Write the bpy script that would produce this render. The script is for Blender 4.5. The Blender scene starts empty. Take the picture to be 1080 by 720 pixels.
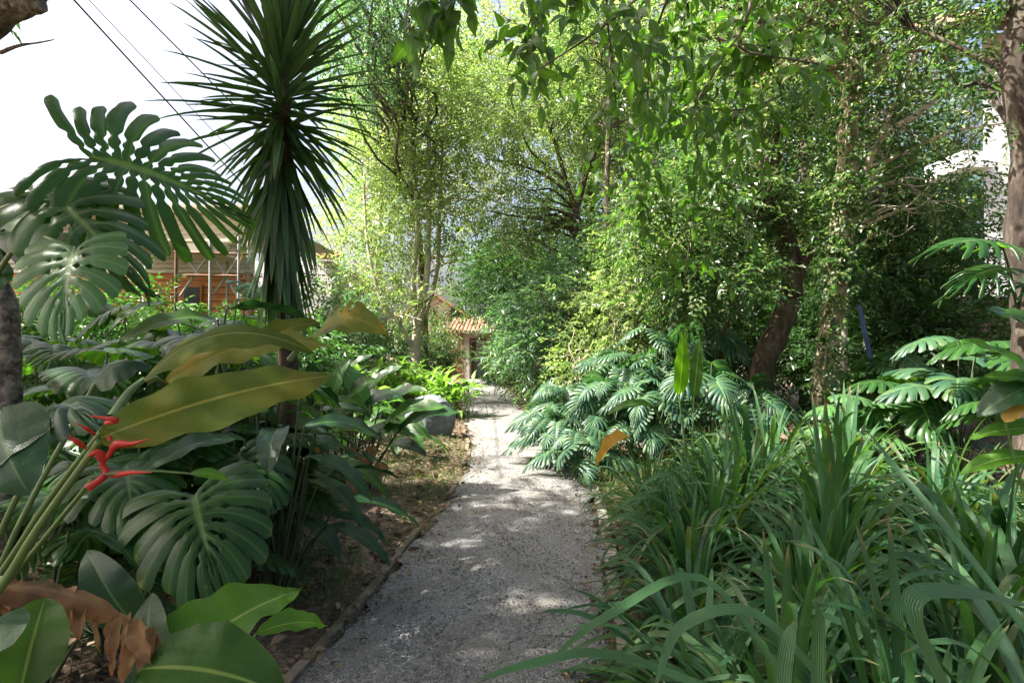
import bpy, math
import numpy as np
from mathutils import Vector
C = bpy.context.scene.collection
sc = bpy.context.scene
R_ = math.radians
F = 600.0; PITCH = math.atan(10 / 600.0); EYE = 1.6

def at(px, py, d):
    """world point that lies d metres ahead on the ray of photograph pixel px,py"""
    a = (px - 540) / F * d; b = (360 - py) / F * d
    c, s = math.cos(PITCH), math.sin(PITCH)
    return np.array([a, d * c - b * s, EYE + d * s + b * c])

def V(*a): return np.array(a, float)
def nrm(v):
    v = np.asarray(v, float)
    return v / (np.linalg.norm(v, axis=-1, keepdims=True) + 1e-12)

_seed = [11]
def rng():
    _seed[0] += 1
    return np.random.default_rng(_seed[0])

# ------------------------------------------------------------------ mesh builder
class G:
    def __init__(s): s.v = []; s.f = []; s.uv = []; s.n = 0
    def add(s, v, f, uv=None):
        v = np.asarray(v, float).reshape(-1, 3); f = np.asarray(f, int)
        if uv is None: uv = np.zeros((len(v), 2))
        s.v.append(v); s.uv.append(np.asarray(uv, float).reshape(-1, 2)); s.f.append(f + s.n); s.n += len(v)
    def mesh(s, name, mat, smooth=True):
        me = bpy.data.meshes.new(name)
        v = np.concatenate(s.v); uv = np.concatenate(s.uv)
        loops = np.concatenate([f.ravel() for f in s.f])
        tot = np.concatenate([np.full(len(f), f.shape[1]) for f in s.f])
        st = np.concatenate([[0], np.cumsum(tot)[:-1]])
        me.vertices.add(len(v)); me.vertices.foreach_set('co', v.ravel())
        me.loops.add(len(loops)); me.loops.foreach_set('vertex_index', loops.astype(np.int32))
        me.polygons.add(len(tot)); me.polygons.foreach_set('loop_start', st.astype(np.int32))
        me.polygons.foreach_set('loop_total', tot.astype(np.int32))
        me.polygons.foreach_set('use_smooth', np.full(len(tot), smooth))
        ul = me.uv_layers.new(name='UVMap'); ul.data.foreach_set('uv', uv[loops].ravel())
        me.update(); me.validate()
        me.materials.append(mat)
        return me
    def build(s, name, mat, parent=None, smooth=True, origin=None):
        if origin is not None:
            for i in range(len(s.v)): s.v[i] = s.v[i] - np.asarray(origin)
        o = bpy.data.objects.new(name, s.mesh(name, mat, smooth)); C.objects.link(o)
        if origin is not None: o.location = tuple(origin)
        if parent is not None:
            o.parent = parent
            if parent.type == 'EMPTY' and origin is None:
                o.location = tuple(-np.array(parent.location))
        return o

def tag(o, label=None, cat=None, group=None, kind=None):
    if label: o['label'] = label
    if cat: o['category'] = cat
    if group: o['group'] = group
    if kind: o['kind'] = kind
    return o
def empty(name, loc, label=None, cat=None, group=None):
    o = bpy.data.objects.new(name, None); C.objects.link(o); o.location = tuple(float(x) for x in loc)
    o.empty_display_size = .2
    return tag(o, label, cat, group)
def copy_thing(o, loc, rotz, scale, label):
    def cp(a, par):
        c = a.copy(); C.objects.link(c); c.parent = par
        for ch in a.children: cp(ch, c)
        return c
    c = cp(o, None)
    c.location = tuple(float(x) for x in loc); c.rotation_euler = (0, 0, rotz); c.scale = (scale,) * 3
    c['label'] = label
    return c

def box(g, lo, hi):
    x0, y0, z0 = lo; x1, y1, z1 = hi
    v = [(x0,y0,z0),(x1,y0,z0),(x1,y1,z0),(x0,y1,z0),(x0,y0,z1),(x1,y0,z1),(x1,y1,z1),(x0,y1,z1)]
    g.add(v, [(0,3,2,1),(4,5,6,7),(0,1,5,4),(1,2,6,5),(2,3,7,6),(3,0,4,7)],
          [(a[0]+a[1], a[2]) for a in v])

def smooth_path(P, n):
    P = np.asarray(P, float)
    if len(P) == 2: 
        t = np.linspace(0, 1, n)[:, None]; return P[0] * (1 - t) + P[1] * t
    k = len(P); T = np.linspace(0, k - 1, n); out = []
    Q = np.vstack([2 * P[0] - P[1], P, 2 * P[-1] - P[-2]])
    for t in T:
        i = min(int(t), k - 2); u = t - i
        a, b, c, d = Q[i], Q[i + 1], Q[i + 2], Q[i + 3]
        out.append(.5 * ((2*b) + (-a + c)*u + (2*a - 5*b + 4*c - d)*u*u + (-a + 3*b - 3*c + d)*u**3))
    return np.array(out)

def tube(g, P, r0, r1, sides=8, n=None, bump=0, rg=None, rad=None):
    P = smooth_path(P, n or max(6, 3 * len(P))); m = len(P)
    T = nrm(np.gradient(P, axis=0)); up = V(0.31, .17, .93)
    X = nrm(np.cross(T, up)); Y = np.cross(T, X)
    r = np.linspace(r0, r1, m) if rad is None else np.interp(np.linspace(0, 1, m), np.linspace(0, 1, len(rad)), rad)
    a = np.linspace(0, 2 * np.pi, sides, endpoint=False)
    rr = np.ones((m, sides)) * r[:, None]
    if bump and rg is not None:
        b = rg.normal(0, 1, (m, sides)); b = (b + np.roll(b, 1, 1) + np.roll(b, 1, 0)) / 2
        rr *= 1 + bump * b
    ring = P[:, None] + rr[..., None] * (np.cos(a)[None, :, None] * X[:, None] + np.sin(a)[None, :, None] * Y[:, None])
    idx = np.arange(m * sides).reshape(m, sides); nx = np.roll(idx, -1, 1)
    q = np.stack([idx[:-1], nx[:-1], nx[1:], idx[1:]], -1).reshape(-1, 4)
    uv = np.stack(np.broadcast_arrays(a[None] / 6.283 * r0 * 6, np.linspace(0, 1, m)[:, None] * m * .2), -1)
    g.add(ring.reshape(-1, 3), q, uv.reshape(-1, 2))
    c = np.array([P[-1]]); g.add(np.vstack([ring[-1], c]), [(i, (i+1) % sides, sides) for i in range(sides)])

def frames(D, N):
    """rotation matrices with columns X (across), Y = D (along), Z ~ N"""
    D = nrm(D); X = nrm(np.cross(D, N)); Z = np.cross(X, D)
    return np.stack([X, D, Z], -1)
def inst(g, tv, tf, tuv, P, R, S):
    S = np.asarray(S, float)
    v = np.einsum('mij,nj->mni', R, tv) * S[:, None, None] + P[:, None]
    n = len(tv); m = len(P)
    f = (tf[None] + (np.arange(m) * n)[:, None, None]).reshape(-1, tf.shape[1])
    g.add(v.reshape(-1, 3), f, np.tile(tuv, (m, 1)))

# ------------------------------------------------------------------ materials
def mat(name):
    m = bpy.data.materials.new(name); m.use_nodes = True; nt = m.node_tree; nt.nodes.clear()
    return m, nt, nt.nodes.new('ShaderNodeOutputMaterial')
def N(nt, t, **k):
    n = nt.nodes.new(t)
    for a, b in k.items():
        if a.startswith('_'): n.inputs[a[1:].replace('_', ' ')].default_value = b
        else: setattr(n, a, b)
    return n
def ramp(nt, stops, fac=None):
    r = nt.nodes.new('ShaderNodeValToRGB'); e = r.color_ramp.elements
    while len(e) < len(stops): e.new(.5)
    for x, (p, c) in zip(e, stops): x.position = p; x.color = (*c, 1) if len(c) == 3 else c
    if fac is not None: nt.links.new(fac, r.inputs[0])
    return r
def mth(nt, op, a, b=None, clamp=False):
    n = nt.nodes.new('ShaderNodeMath'); n.operation = op; n.use_clamp = clamp
    for i, x in enumerate((a, b)):
        if x is None: continue
        if isinstance(x, (int, float)): n.inputs[i].default_value = x
        else: nt.links.new(x, n.inputs[i])
    return n.outputs[0]
def mix(nt, fac, a, b, typ='MIX'):
    n = nt.nodes.new('ShaderNodeMix'); n.data_type = 'RGBA'; n.blend_type = typ
    for i, x in ((0, fac), (6, a), (7, b)):
        if isinstance(x, (int, float)): n.inputs[i].default_value = x
        elif isinstance(x, tuple): n.inputs[i].default_value = (*x, 1)
        else: nt.links.new(x, n.inputs[i])
    return n.outputs[2]

def leafmat(name, cols, trans=None, rough=.4, tr=.4, veins=0, rib=None, spots=None, spec=.28, edge=None, nscale=9, slant=.35, ribs=0, tips=None):
    """cols: list of base colours spread over the leaves at random"""
    m, nt, out = mat(name); L = nt.links.new
    geo = N(nt, 'ShaderNodeNewGeometry')
    cr = ramp(nt, [(i / max(1, len(cols) - 1), c) for i, c in enumerate(cols)], geo.outputs['Random Per Island'])
    col = cr.outputs[0]
    tc = N(nt, 'ShaderNodeTexCoord')
    ns = N(nt, 'ShaderNodeTexNoise', _Scale=float(nscale), _Detail=3.0); L(tc.outputs['Object'], ns.inputs['Vector'])
    f = mth(nt, 'MULTIPLY_ADD', ns.outputs[0], .9); nt.nodes[-1].inputs[2].default_value = .55
    hv = N(nt, 'ShaderNodeHueSaturation'); L(col, hv.inputs['Color']); L(f, hv.inputs['Value']); col = hv.outputs[0]
    bump = None
    if veins or rib or edge or ribs or tips:
        sx = N(nt, 'ShaderNodeSeparateXYZ'); L(tc.outputs['UV'], sx.inputs[0])
        a = mth(nt, 'ABSOLUTE', mth(nt, 'SUBTRACT', sx.outputs[0], .5))
    if spots:
        n2 = N(nt, 'ShaderNodeTexNoise', _Scale=5.0, _Detail=4.0); L(tc.outputs['Object'], n2.inputs['Vector'])
        r2 = ramp(nt, [(.52, (0, 0, 0)), (.66, (1, 1, 1))], n2.outputs[0])
        col = mix(nt, r2.outputs[0], col, spots)
    if edge:
        n3 = N(nt, 'ShaderNodeTexNoise', _Scale=14.0); L(tc.outputs['Object'], n3.inputs['Vector'])
        r3 = ramp(nt, [(.42, (0, 0, 0)), (.5, (1, 1, 1))], mth(nt, 'ADD', a, mth(nt, 'MULTIPLY', mth(nt, 'SUBTRACT', n3.outputs[0], .5), .25)))
        col = mix(nt, r3.outputs[0], col, edge)
    if rib:
        rr = ramp(nt, [(.012, (1, 1, 1)), (.03, (0, 0, 0))], a)
        col = mix(nt, rr.outputs[0], col, rib)
        nz = N(nt, 'ShaderNodeTexNoise', _Scale=24.0, _Detail=5.0, _Roughness=.7); L(tc.outputs['Object'], nz.inputs['Vector'])
        rz_ = ramp(nt, [(.66, (0, 0, 0)), (.72, (1, 1, 1))], nz.outputs[0])
        col = mix(nt, mth(nt, 'MULTIPLY', rz_.outputs[0], .7), col, (.16, .13, .05))
        ed = ramp(nt, [(.47, (0, 0, 0)), (.5, (1, 1, 1))], mth(nt, 'ADD', a, mth(nt, 'MULTIPLY', mth(nt, 'SUBTRACT', nz.outputs[0], .62), .22)))
        col = mix(nt, mth(nt, 'MULTIPLY', ed.outputs[0], .7), col, (.20, .14, .05))
    if tips:
        tp = ramp(nt, [(.90, (0, 0, 0)), (.97, (1, 1, 1))], mth(nt, 'ADD', sx.outputs[1], mth(nt, 'MULTIPLY', mth(nt, 'SUBTRACT', geo.outputs['Random Per Island'], .78), .2)))
        col = mix(nt, tp.outputs[0], col, tips)
    if ribs:
        w = mth(nt, 'SINE', mth(nt, 'MULTIPLY', sx.outputs[0], ribs * 6.283))
        bump = N(nt, 'ShaderNodeBump', _Strength=.5, _Distance=.002); L(w, bump.inputs['Height'])
        vv = mth(nt, 'MULTIPLY_ADD', w, .035); nt.nodes[-1].inputs[2].default_value = .97
        h2 = N(nt, 'ShaderNodeHueSaturation'); L(col, h2.inputs['Color']); L(vv, h2.inputs['Value']); col = h2.outputs[0]
    if veins:
        w = mth(nt, 'SINE', mth(nt, 'MULTIPLY', mth(nt, 'SUBTRACT', sx.outputs[1], mth(nt, 'MULTIPLY', a, slant)), veins * 6.283))
        w2 = mth(nt, 'POWER', mth(nt, 'ABSOLUTE', w), .6)
        bump = N(nt, 'ShaderNodeBump', _Strength=.38, _Distance=.003); L(w2, bump.inputs['Height'])
        if slant == 0 and rib:
            lv_ = mth(nt, 'POWER', mth(nt, 'ABSOLUTE', w), 60.0); col = mix(nt, mth(nt, 'MULTIPLY', lv_, .45), col, rib)
        vv = mth(nt, 'MULTIPLY_ADD', w2, .18); nt.nodes[-1].inputs[2].default_value = .86
        h2 = N(nt, 'ShaderNodeHueSaturation'); L(col, h2.inputs['Color']); L(vv, h2.inputs['Value']); col = h2.outputs[0]
    p = N(nt, 'ShaderNodeBsdfPrincipled', _Roughness=rough); L(col, p.inputs['Base Color'])
    p.inputs['Specular IOR Level'].default_value = spec
    t = N(nt, 'ShaderNodeBsdfTranslucent')
    tcv = N(nt, 'ShaderNodeMix', data_type='RGBA', blend_type='MULTIPLY'); tcv.inputs[0].default_value = 1
    L(col, tcv.inputs[6]); k = trans or (1.7, 2.1, .85); tcv.inputs[7].default_value = (*k, 1)
    L(tcv.outputs[2], t.inputs[0])
    nb = N(nt, 'ShaderNodeTexNoise', _Scale=26.0, _Detail=5.0); L(tc.outputs['Object'], nb.inputs['Vector'])
    b2 = N(nt, 'ShaderNodeBump', _Strength=.4, _Distance=.008); L(nb.outputs[0], b2.inputs['Height'])
    if bump: L(bump.outputs[0], b2.inputs['Normal'])
    L(b2.outputs[0], p.inputs['Normal'])
    ms = N(nt, 'ShaderNodeMixShader'); ms.inputs[0].default_value = tr
    L(p.outputs[0], ms.inputs[1]); L(t.outputs[0], ms.inputs[2]); L(ms.outputs[0], out.inputs[0])
    return m

def rockmat(name, stops, scale=6, rough=.9, bump=.5, dist=.02, detail=8, stretch=None, voro=0, spec=.2):
    m, nt, out = mat(name); L = nt.links.new
    tc = N(nt, 'ShaderNodeTexCoord'); src = tc.outputs['Object']
    if stretch:
        mp = N(nt, 'ShaderNodeMapping'); mp.inputs['Scale'].default_value = stretch; L(src, mp.inputs[0]); src = mp.outputs[0]
    ns = N(nt, 'ShaderNodeTexNoise', _Scale=float(scale), _Detail=float(detail), _Roughness=.65); L(src, ns.inputs['Vector'])
    cr = ramp(nt, stops, ns.outputs[0])
    p = N(nt, 'ShaderNodeBsdfPrincipled', _Roughness=rough); L(cr.outputs[0], p.inputs['Base Color'])
    p.inputs['Specular IOR Level'].default_value = spec
    h = ns.outputs[0]
    if voro:
        vo = N(nt, 'ShaderNodeTexVoronoi', _Scale=float(voro)); L(src, vo.inputs['Vector'])
        h = mth(nt, 'ADD', h, mth(nt, 'MULTIPLY', vo.outputs['Distance'], .6))
    b = N(nt, 'ShaderNodeBump', _Strength=bump, _Distance=dist); L(h, b.inputs['Height']); L(b.outputs[0], p.inputs['Normal'])
    L(p.outputs[0], out.inputs[0]); return m

M = {}
G1 = (.030, .075, .012); G2 = (.055, .115, .018); G3 = (.085, .150, .025)
M['leaf_sun'] = leafmat('tree_leaf_sunlit_tone', [(.08,.14,.05), (.13,.18,.07), (.18,.22,.10), (.28,.29,.18)], tr=.5, rough=.33, spec=.5)  # lightened so the brightness of sunlit crowns sits in the leaf colour
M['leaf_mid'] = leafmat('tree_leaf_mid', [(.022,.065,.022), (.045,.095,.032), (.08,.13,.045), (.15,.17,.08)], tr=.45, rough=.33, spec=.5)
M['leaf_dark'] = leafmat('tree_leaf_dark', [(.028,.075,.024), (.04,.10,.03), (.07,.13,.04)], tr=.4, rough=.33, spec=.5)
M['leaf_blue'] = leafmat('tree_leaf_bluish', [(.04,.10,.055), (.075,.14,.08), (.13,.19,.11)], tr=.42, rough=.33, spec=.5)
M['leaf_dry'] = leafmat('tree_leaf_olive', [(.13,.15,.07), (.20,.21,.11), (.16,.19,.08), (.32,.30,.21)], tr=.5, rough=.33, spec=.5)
M['leaf_over'] = leafmat('overhanging_leaf', [(.04,.10,.012), (.06,.13,.015), (.08,.15,.02)], tr=.5, rough=.33, spec=.5, rib=(.16,.22,.06), veins=9)
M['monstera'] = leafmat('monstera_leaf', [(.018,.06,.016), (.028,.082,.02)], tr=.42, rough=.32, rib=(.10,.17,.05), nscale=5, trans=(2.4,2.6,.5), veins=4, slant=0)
M['monstera_lit'] = leafmat('monstera_leaf_sunlit_tone', [(.05,.12,.04), (.06,.14,.045)], tr=.32, rough=.33, rib=(.16,.24,.1), nscale=5, veins=4, slant=0)  # lighter copy of the monstera leaf, sunlight painted into the colour
M['philo'] = leafmat('philodendron_leaf', [(.02,.06,.035), (.027,.075,.04), (.04,.095,.045), (.06,.11,.035)], tr=.3, rough=.42, nscale=5, spec=.35, rib=(.10,.17,.07))
M['paddle'] = leafmat('paddle_leaf', [(.028,.08,.012), (.04,.10,.016)], tr=.45, rough=.32, rib=(.16,.24,.06), veins=28, nscale=6, trans=(2.4,2.3,.5))
M['paddle_olive'] = leafmat('paddle_leaf_olive', [(.058,.092,.005), (.066,.10,.006)], tr=.5, rough=.45, spec=.15, rib=(.22,.22,.05), veins=30, nscale=6, spots=(.11,.12,.01), trans=(2.0,1.8,.3))
M['paddle_yellow'] = leafmat('paddle_leaf_yellowing', [(.13,.16,.015), (.14,.15,.015)], tr=.5, rough=.4, rib=(.22,.24,.05), veins=30, spots=(.34,.22,.015), trans=(2.0,1.7,.4))
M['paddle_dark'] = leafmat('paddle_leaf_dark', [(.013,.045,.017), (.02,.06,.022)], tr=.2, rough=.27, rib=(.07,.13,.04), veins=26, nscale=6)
M['paddle_bright'] = leafmat('paddle_leaf_bright', [(.055,.16,.010), (.065,.17,.012)], tr=.45, rough=.3, rib=(.2,.32,.08), veins=30, nscale=6, trans=(2.2,2.2,.4))  # bright green paddle leaf, sunlit brightness included in its base colour
M['dry'] = leafmat('dry_leaf', [(.26,.12,.045), (.16,.09,.05), (.32,.19,.09), (.14,.10,.07)], spots=(.08,.05,.03), nscale=22, tr=.3, rough=.7, veins=24, spec=.2, trans=(1.7,1.3,.8))
M['yellow'] = leafmat('yellow_leaf', [(.42,.29,.05), (.38,.22,.05)], tr=.3, rough=.5, spots=(.32,.16,.03), trans=(1.4,1.2,.6))
M['strap'] = leafmat('strap_leaf', [(.022,.075,.026), (.036,.10,.034), (.06,.14,.048), (.028,.09,.045), (.10,.14,.05)], tr=.30, rough=.38, spec=.35, nscale=4, trans=(2.2,2.2,.6), ribs=7, tips=(.16,.13,.06))
M['strap_bright'] = leafmat('strap_leaf_light', [(.05,.12,.02), (.075,.15,.025)], tr=.35, rough=.35, nscale=4)
M['yucca'] = leafmat('yucca_leaf', [(.03,.08,.028), (.045,.105,.035), (.07,.13,.04)], tr=.25, rough=.33, nscale=3, spec=.5, ribs=5, tips=(.16,.11,.05))
M['red'] = leafmat('heliconia_bract', [(.40,.025,.025), (.50,.05,.03)], tr=.25, rough=.35, nscale=12, trans=(1.3,1.1,1.0))
M['lily'] = leafmat('broad_shrub_leaf', [(.035,.10,.022), (.05,.13,.025), (.04,.10,.05)], tr=.35, spec=.5, rough=.24, rib=(.12,.2,.06), veins=18, nscale=5)
M['lime'] = leafmat('sunny_shrub_leaf', [(.10,.20,.03), (.14,.24,.05), (.17,.26,.08)], tr=.45, rough=.38, rib=(.2,.3,.1))
M['grass'] = leafmat('grass_blade', [(.05,.11,.03), (.08,.14,.035), (.14,.15,.06)], tr=.35, rough=.5)
M['petiole'] = rockmat('petiole', [(.3, (.05,.10,.025)), (.7, (.10,.16,.04))], 12, .45, .2, .003, spec=.5)
M['petiole_dark'] = rockmat('petiole_dark', [(.3, (.02,.04,.014)), (.7, (.05,.08,.03))], 12, .5, .2, .003, spec=.5)
M['bark'] = rockmat('bark', [(.3, (.04,.03,.02)), (.5, (.10,.08,.06)), (.7, (.20,.17,.13))], 9, .9, .8, .03, stretch=(1,1,.35), voro=16)
M['bark_pale'] = rockmat('bark_pale', [(.3, (.30,.25,.18)), (.5, (.48,.42,.34)), (.7, (.62,.57,.48))], 7, .85, .5, .02, stretch=(1,1,.5))
M['bark_brown'] = rockmat('bark_brown', [(.3, (.025,.02,.016)), (.5, (.075,.055,.04)), (.7, (.17,.135,.10))], 10, .9, .9, .03, stretch=(1,1,.3), voro=14)
M['bark_shaded'] = rockmat('bark_shaded', [(.3, (.015,.012,.01)), (.5, (.045,.035,.028)), (.72, (.12,.10,.08))], 10, .95, .9, .03, stretch=(1,1,.3), voro=14)  # darker copy of the brown bark, crown shade painted into the colour
M['bark_moss'] = rockmat('bark_mossy', [(.3, (.07,.06,.03)), (.45, (.15,.13,.08)), (.6, (.30,.26,.18)), (.75, (.12,.16,.05))], 8, .95, .9, .04, stretch=(1,1,.5), voro=12)
M['bark_grey'] = rockmat('bark_grey_speckled', [(.35, (.04,.035,.03)), (.5, (.13,.11,.09)), (.62, (.26,.24,.20))], 22, .9, .6, .015, voro=40)
M['soil'] = None

def groundmat():
    m, nt, out = mat('soil_with_leaf_litter'); L = nt.links.new
    tc = N(nt, 'ShaderNodeTexCoord')
    a = N(nt, 'ShaderNodeTexNoise', _Scale=1.3, _Detail=9.0, _Roughness=.7); L(tc.outputs['Object'], a.inputs[0])
    v = N(nt, 'ShaderNodeTexVoronoi', _Scale=26.0); L(tc.outputs['Object'], v.inputs[0])
    c1 = ramp(nt, [(.3, (.02,.015,.011)), (.5, (.05,.037,.027)), (.72, (.11,.085,.06))], a.outputs[0])
    c2 = ramp(nt, [(.0, (.05,.035,.022)), (.4, (.12,.08,.05)), (.75, (.22,.16,.10)), (1, (.30,.24,.17))], v.outputs['Color'])
    c = mix(nt, .5, c1.outputs[0], c2.outputs[0])
    p = N(nt, 'ShaderNodeBsdfPrincipled', _Roughness=.95); L(c, p.inputs[0])
    b = N(nt, 'ShaderNodeBump', _Strength=.9, _Distance=.03); L(mth(nt, 'ADD', a.outputs[0], mth(nt,'MULTIPLY', v.outputs['Distance'], .8)), b.inputs['Height']); L(b.outputs[0], p.inputs['Normal'])
    L(p.outputs[0], out.inputs[0]); return m
def gravelmat():
    m, nt, out = mat('grey_gravel'); L = nt.links.new
    tc = N(nt, 'ShaderNodeTexCoord')
    v = N(nt, 'ShaderNodeTexVoronoi', _Scale=105.0); L(tc.outputs['Object'], v.inputs[0])
    v2 = N(nt, 'ShaderNodeTexVoronoi', _Scale=170.0); L(tc.outputs['Object'], v2.inputs[0])
    a = N(nt, 'ShaderNodeTexNoise', _Scale=2.2, _Detail=8.0, _Roughness=.65); L(tc.outputs['Object'], a.inputs[0])
    sep = N(nt, 'ShaderNodeSeparateColor'); L(v.outputs['Color'], sep.inputs[0])
    c = ramp(nt, [(0, (.05,.05,.05)), (.35, (.12,.12,.12)), (.75, (.22,.22,.216)), (1, (.46,.455,.44))], sep.outputs[0])
    s2 = N(nt, 'ShaderNodeSeparateColor'); L(v2.outputs['Color'], s2.inputs[0])
    d = ramp(nt, [(0, (.07,.07,.07)), (1, (.29,.287,.28))], s2.outputs[1])
    col = mix(nt, .45, c.outputs[0], d.outputs[0])
    dirt = ramp(nt, [(.42, (0,0,0)), (.62, (1,1,1))], a.outputs[0])
    col = mix(nt, mth(nt, 'MULTIPLY', dirt.outputs[0], .6), col, (.13,.118,.10))
    p = N(nt, 'ShaderNodeBsdfPrincipled', _Roughness=.9); L(col, p.inputs[0])
    hh = mth(nt, 'ADD', mth(nt, 'MULTIPLY', v.outputs['Distance'], -1.0), mth(nt, 'MULTIPLY', a.outputs[0], 1.5))
    b = N(nt, 'ShaderNodeBump', _Strength=1.0, _Distance=.012); L(hh, b.inputs['Height']); L(b.outputs[0], p.inputs['Normal'])
    L(p.outputs[0], out.inputs[0]); return m
def brickmat(name, c1, c2, mortar, w=.24, h=.075, scale=1.0):
    m, nt, out = mat(name); L = nt.links.new
    tc = N(nt, 'ShaderNodeTexCoord')
    br = N(nt, 'ShaderNodeTexBrick', _Scale=scale); br.inputs['Brick Width'].default_value = w; br.inputs['Row Height'].default_value = h
    br.inputs['Mortar Size'].default_value = .008; br.inputs['Color1'].default_value = (*c1, 1); br.inputs['Color2'].default_value = (*c2, 1); br.inputs['Mortar'].default_value = (*mortar, 1)
    L(tc.outputs['UV'], br.inputs[0])
    ns = N(nt, 'ShaderNodeTexNoise', _Scale=3.0, _Detail=6.0); L(tc.outputs['Object'], ns.inputs[0])
    col = mix(nt, .5, br.outputs[0], mix(nt, 1.0, br.outputs[0], ramp(nt, [(.3,(.5,.5,.5)),(.7,(1.3,1.3,1.3))], ns.outputs[0]).outputs[0], 'MULTIPLY'))
    p = N(nt, 'ShaderNodeBsdfPrincipled', _Roughness=.9); L(col, p.inputs[0])
    b = N(nt, 'ShaderNodeBump', _Strength=.7, _Distance=.01); L(br.outputs['Fac'], b.inputs['Height']); b.invert = True; L(b.outputs[0], p.inputs['Normal'])
    L(p.outputs[0], out.inputs[0]); return m
M['soil'] = groundmat(); M['gravel'] = gravelmat()
M['concrete'] = rockmat('mossy_concrete', [(.3, (.09,.085,.06)), (.5, (.20,.19,.16)), (.7, (.32,.31,.28))], 5, .9, .5, .01)
M['edge'] = rockmat('dark_edging', [(.3, (.05,.045,.03)), (.5, (.12,.10,.07)), (.7, (.24,.20,.15))], 6, .95, .7, .02)
M['stone'] = rockmat('boulder_stone', [(.3, (.07,.08,.09)), (.5, (.15,.165,.18)), (.7, (.26,.28,.29))], 4, .8, .7, .04)
M['render'] = rockmat('white_render', [(.3, (.66,.67,.68)), (.7, (.80,.80,.79))], 2, .9, .15, .01)
M['wall_cream'] = rockmat('cream_render', [(.3, (.36,.32,.26)), (.5,(.48,.45,.38)), (.7, (.58,.55,.48))], 2, .9, .2, .01)
M['siding'] = rockmat('weathered_siding', [(.3, (.40,.37,.29)), (.7, (.60,.56,.46))], 3, .7, .3, .01, stretch=(.3,.3,4))
M['wood'] = rockmat('orange_timber', [(.3, (.26,.09,.03)), (.5, (.42,.17,.06)), (.7, (.55,.26,.10))], 4, .7, .3, .01, stretch=(.4,.4,5))
M['darkwood'] = rockmat('dark_timber', [(.3, (.05,.035,.025)), (.7, (.14,.10,.07))], 6, .8, .3, .01, stretch=(4,4,.5))
M['tile'] = rockmat('clay_roof_tile', [(.3, (.16,.10,.07)), (.5, (.32,.18,.12)), (.7, (.46,.32,.24))], 5, .85, .4, .02)
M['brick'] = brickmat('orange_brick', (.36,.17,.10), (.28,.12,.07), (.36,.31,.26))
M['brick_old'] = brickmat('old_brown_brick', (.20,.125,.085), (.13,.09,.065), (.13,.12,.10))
M['metal'] = rockmat('dull_scaffold_steel', [(.3, (.16,.15,.14)), (.7, (.36,.35,.33))], 8, .55, .1, .005, spec=.5)
M['rusty'] = rockmat('rusty_steel', [(.3, (.10,.05,.03)), (.7, (.24,.14,.09))], 8, .8, .2, .005)
M['cable'] = rockmat('black_cable', [(.3, (.02,.02,.022)), (.7, (.04,.04,.04))], 8, .6, .1, .002)
def glassmat():
    m, nt, out = mat('dark_window'); p = N(nt, 'ShaderNodeBsdfPrincipled', _Roughness=.08); p.inputs[0].default_value = (.03,.035,.04,1)
    nt.links.new(p.outputs[0], out.inputs[0]); return m
M['glass'] = glassmat()
M['blue'] = rockmat('blue_painted_metal', [(.3, (.03,.06,.15)), (.7, (.06,.10,.22))], 6, .5, .1, .003, spec=.5)

# ------------------------------------------------------------------ leaf shapes
def small_leaf(kind='lo', w=.36):
    if kind == 'lo':
        v = np.array([(0,0,0), (-w/2,.42,.10*w*2), (0,1,-.12), (w/2,.42,.10*w*2)])
        f = np.array([(0,2,1), (0,3,2)])
        uv = np.array([(.5,0),(0,.4),(.5,1),(1,.4)])
        return v, f, uv
    rows = [(0,.02),(.15,.52),(.36,.98),(.6,.86),(.82,.42),(1,0.0)]
    v = []; uv = []
    for t, k in rows:
        z = .10 * math.sin(t * 3.1) - .16 * t * t
        for u in (-1, 0, 1): v.append((u * k * w / 2, t, z + abs(u) * k * w * .22)); uv.append((.5 + u * .5, t))
    f = []
    for i in range(len(rows) - 1):
        a = i * 3
        for q in ((a, a+1, a+4, a+3), (a+1, a+2, a+5, a+4)): f += [(q[0], q[1], q[2]), (q[0], q[2], q[3])]
    return np.array(v), np.array(f), np.array(uv)

def spray(rg, leaf, n=11, L=1.0, ll=.32, droop=.25, spread=55, hang=.3, whorl=False):
    """twig of length L along +Y with n leaves of length ll"""
    tv, tf, tuv = leaf; g = G()
    t = np.linspace(.08, 1, n); 
    P = np.stack([np.zeros(n), t * L, -droop * t * t * L], -1)
    side = np.where(np.arange(n) % 2 == 0, 1, -1) * 1.0
    ang = np.radians(spread + rg.normal(0, 14, n)) * side; ang[-1] = 0
    D = np.stack([np.sin(ang), np.cos(ang), -hang + rg.normal(0, .22, n)], -1)
    Nn = np.stack([rg.normal(0, .35, n), rg.normal(0, .35, n), np.ones(n)], -1)
    inst(g, tv, tf, tuv, P, frames(D, Nn), ll * rg.uniform(.75, 1.15, n))
    return np.concatenate(g.v), np.concatenate(g.f), np.concatenate(g.uv)

def sample_ells(rg, ells, n, shell=.55):
    vol = np.array([np.prod(e[1]) for e in ells]); k = rg.choice(len(ells), n, p=vol / vol.sum())
    d = nrm(rg.normal(0, 1, (n, 3))); r = rg.uniform(shell, 1, n) ** (1 / 2.0)
    Cc = np.array([e[0] for e in ells])[k]; Rr = np.array([e[1] for e in ells])[k]
    return Cc + d * r[:, None] * Rr, Cc, d

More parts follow.
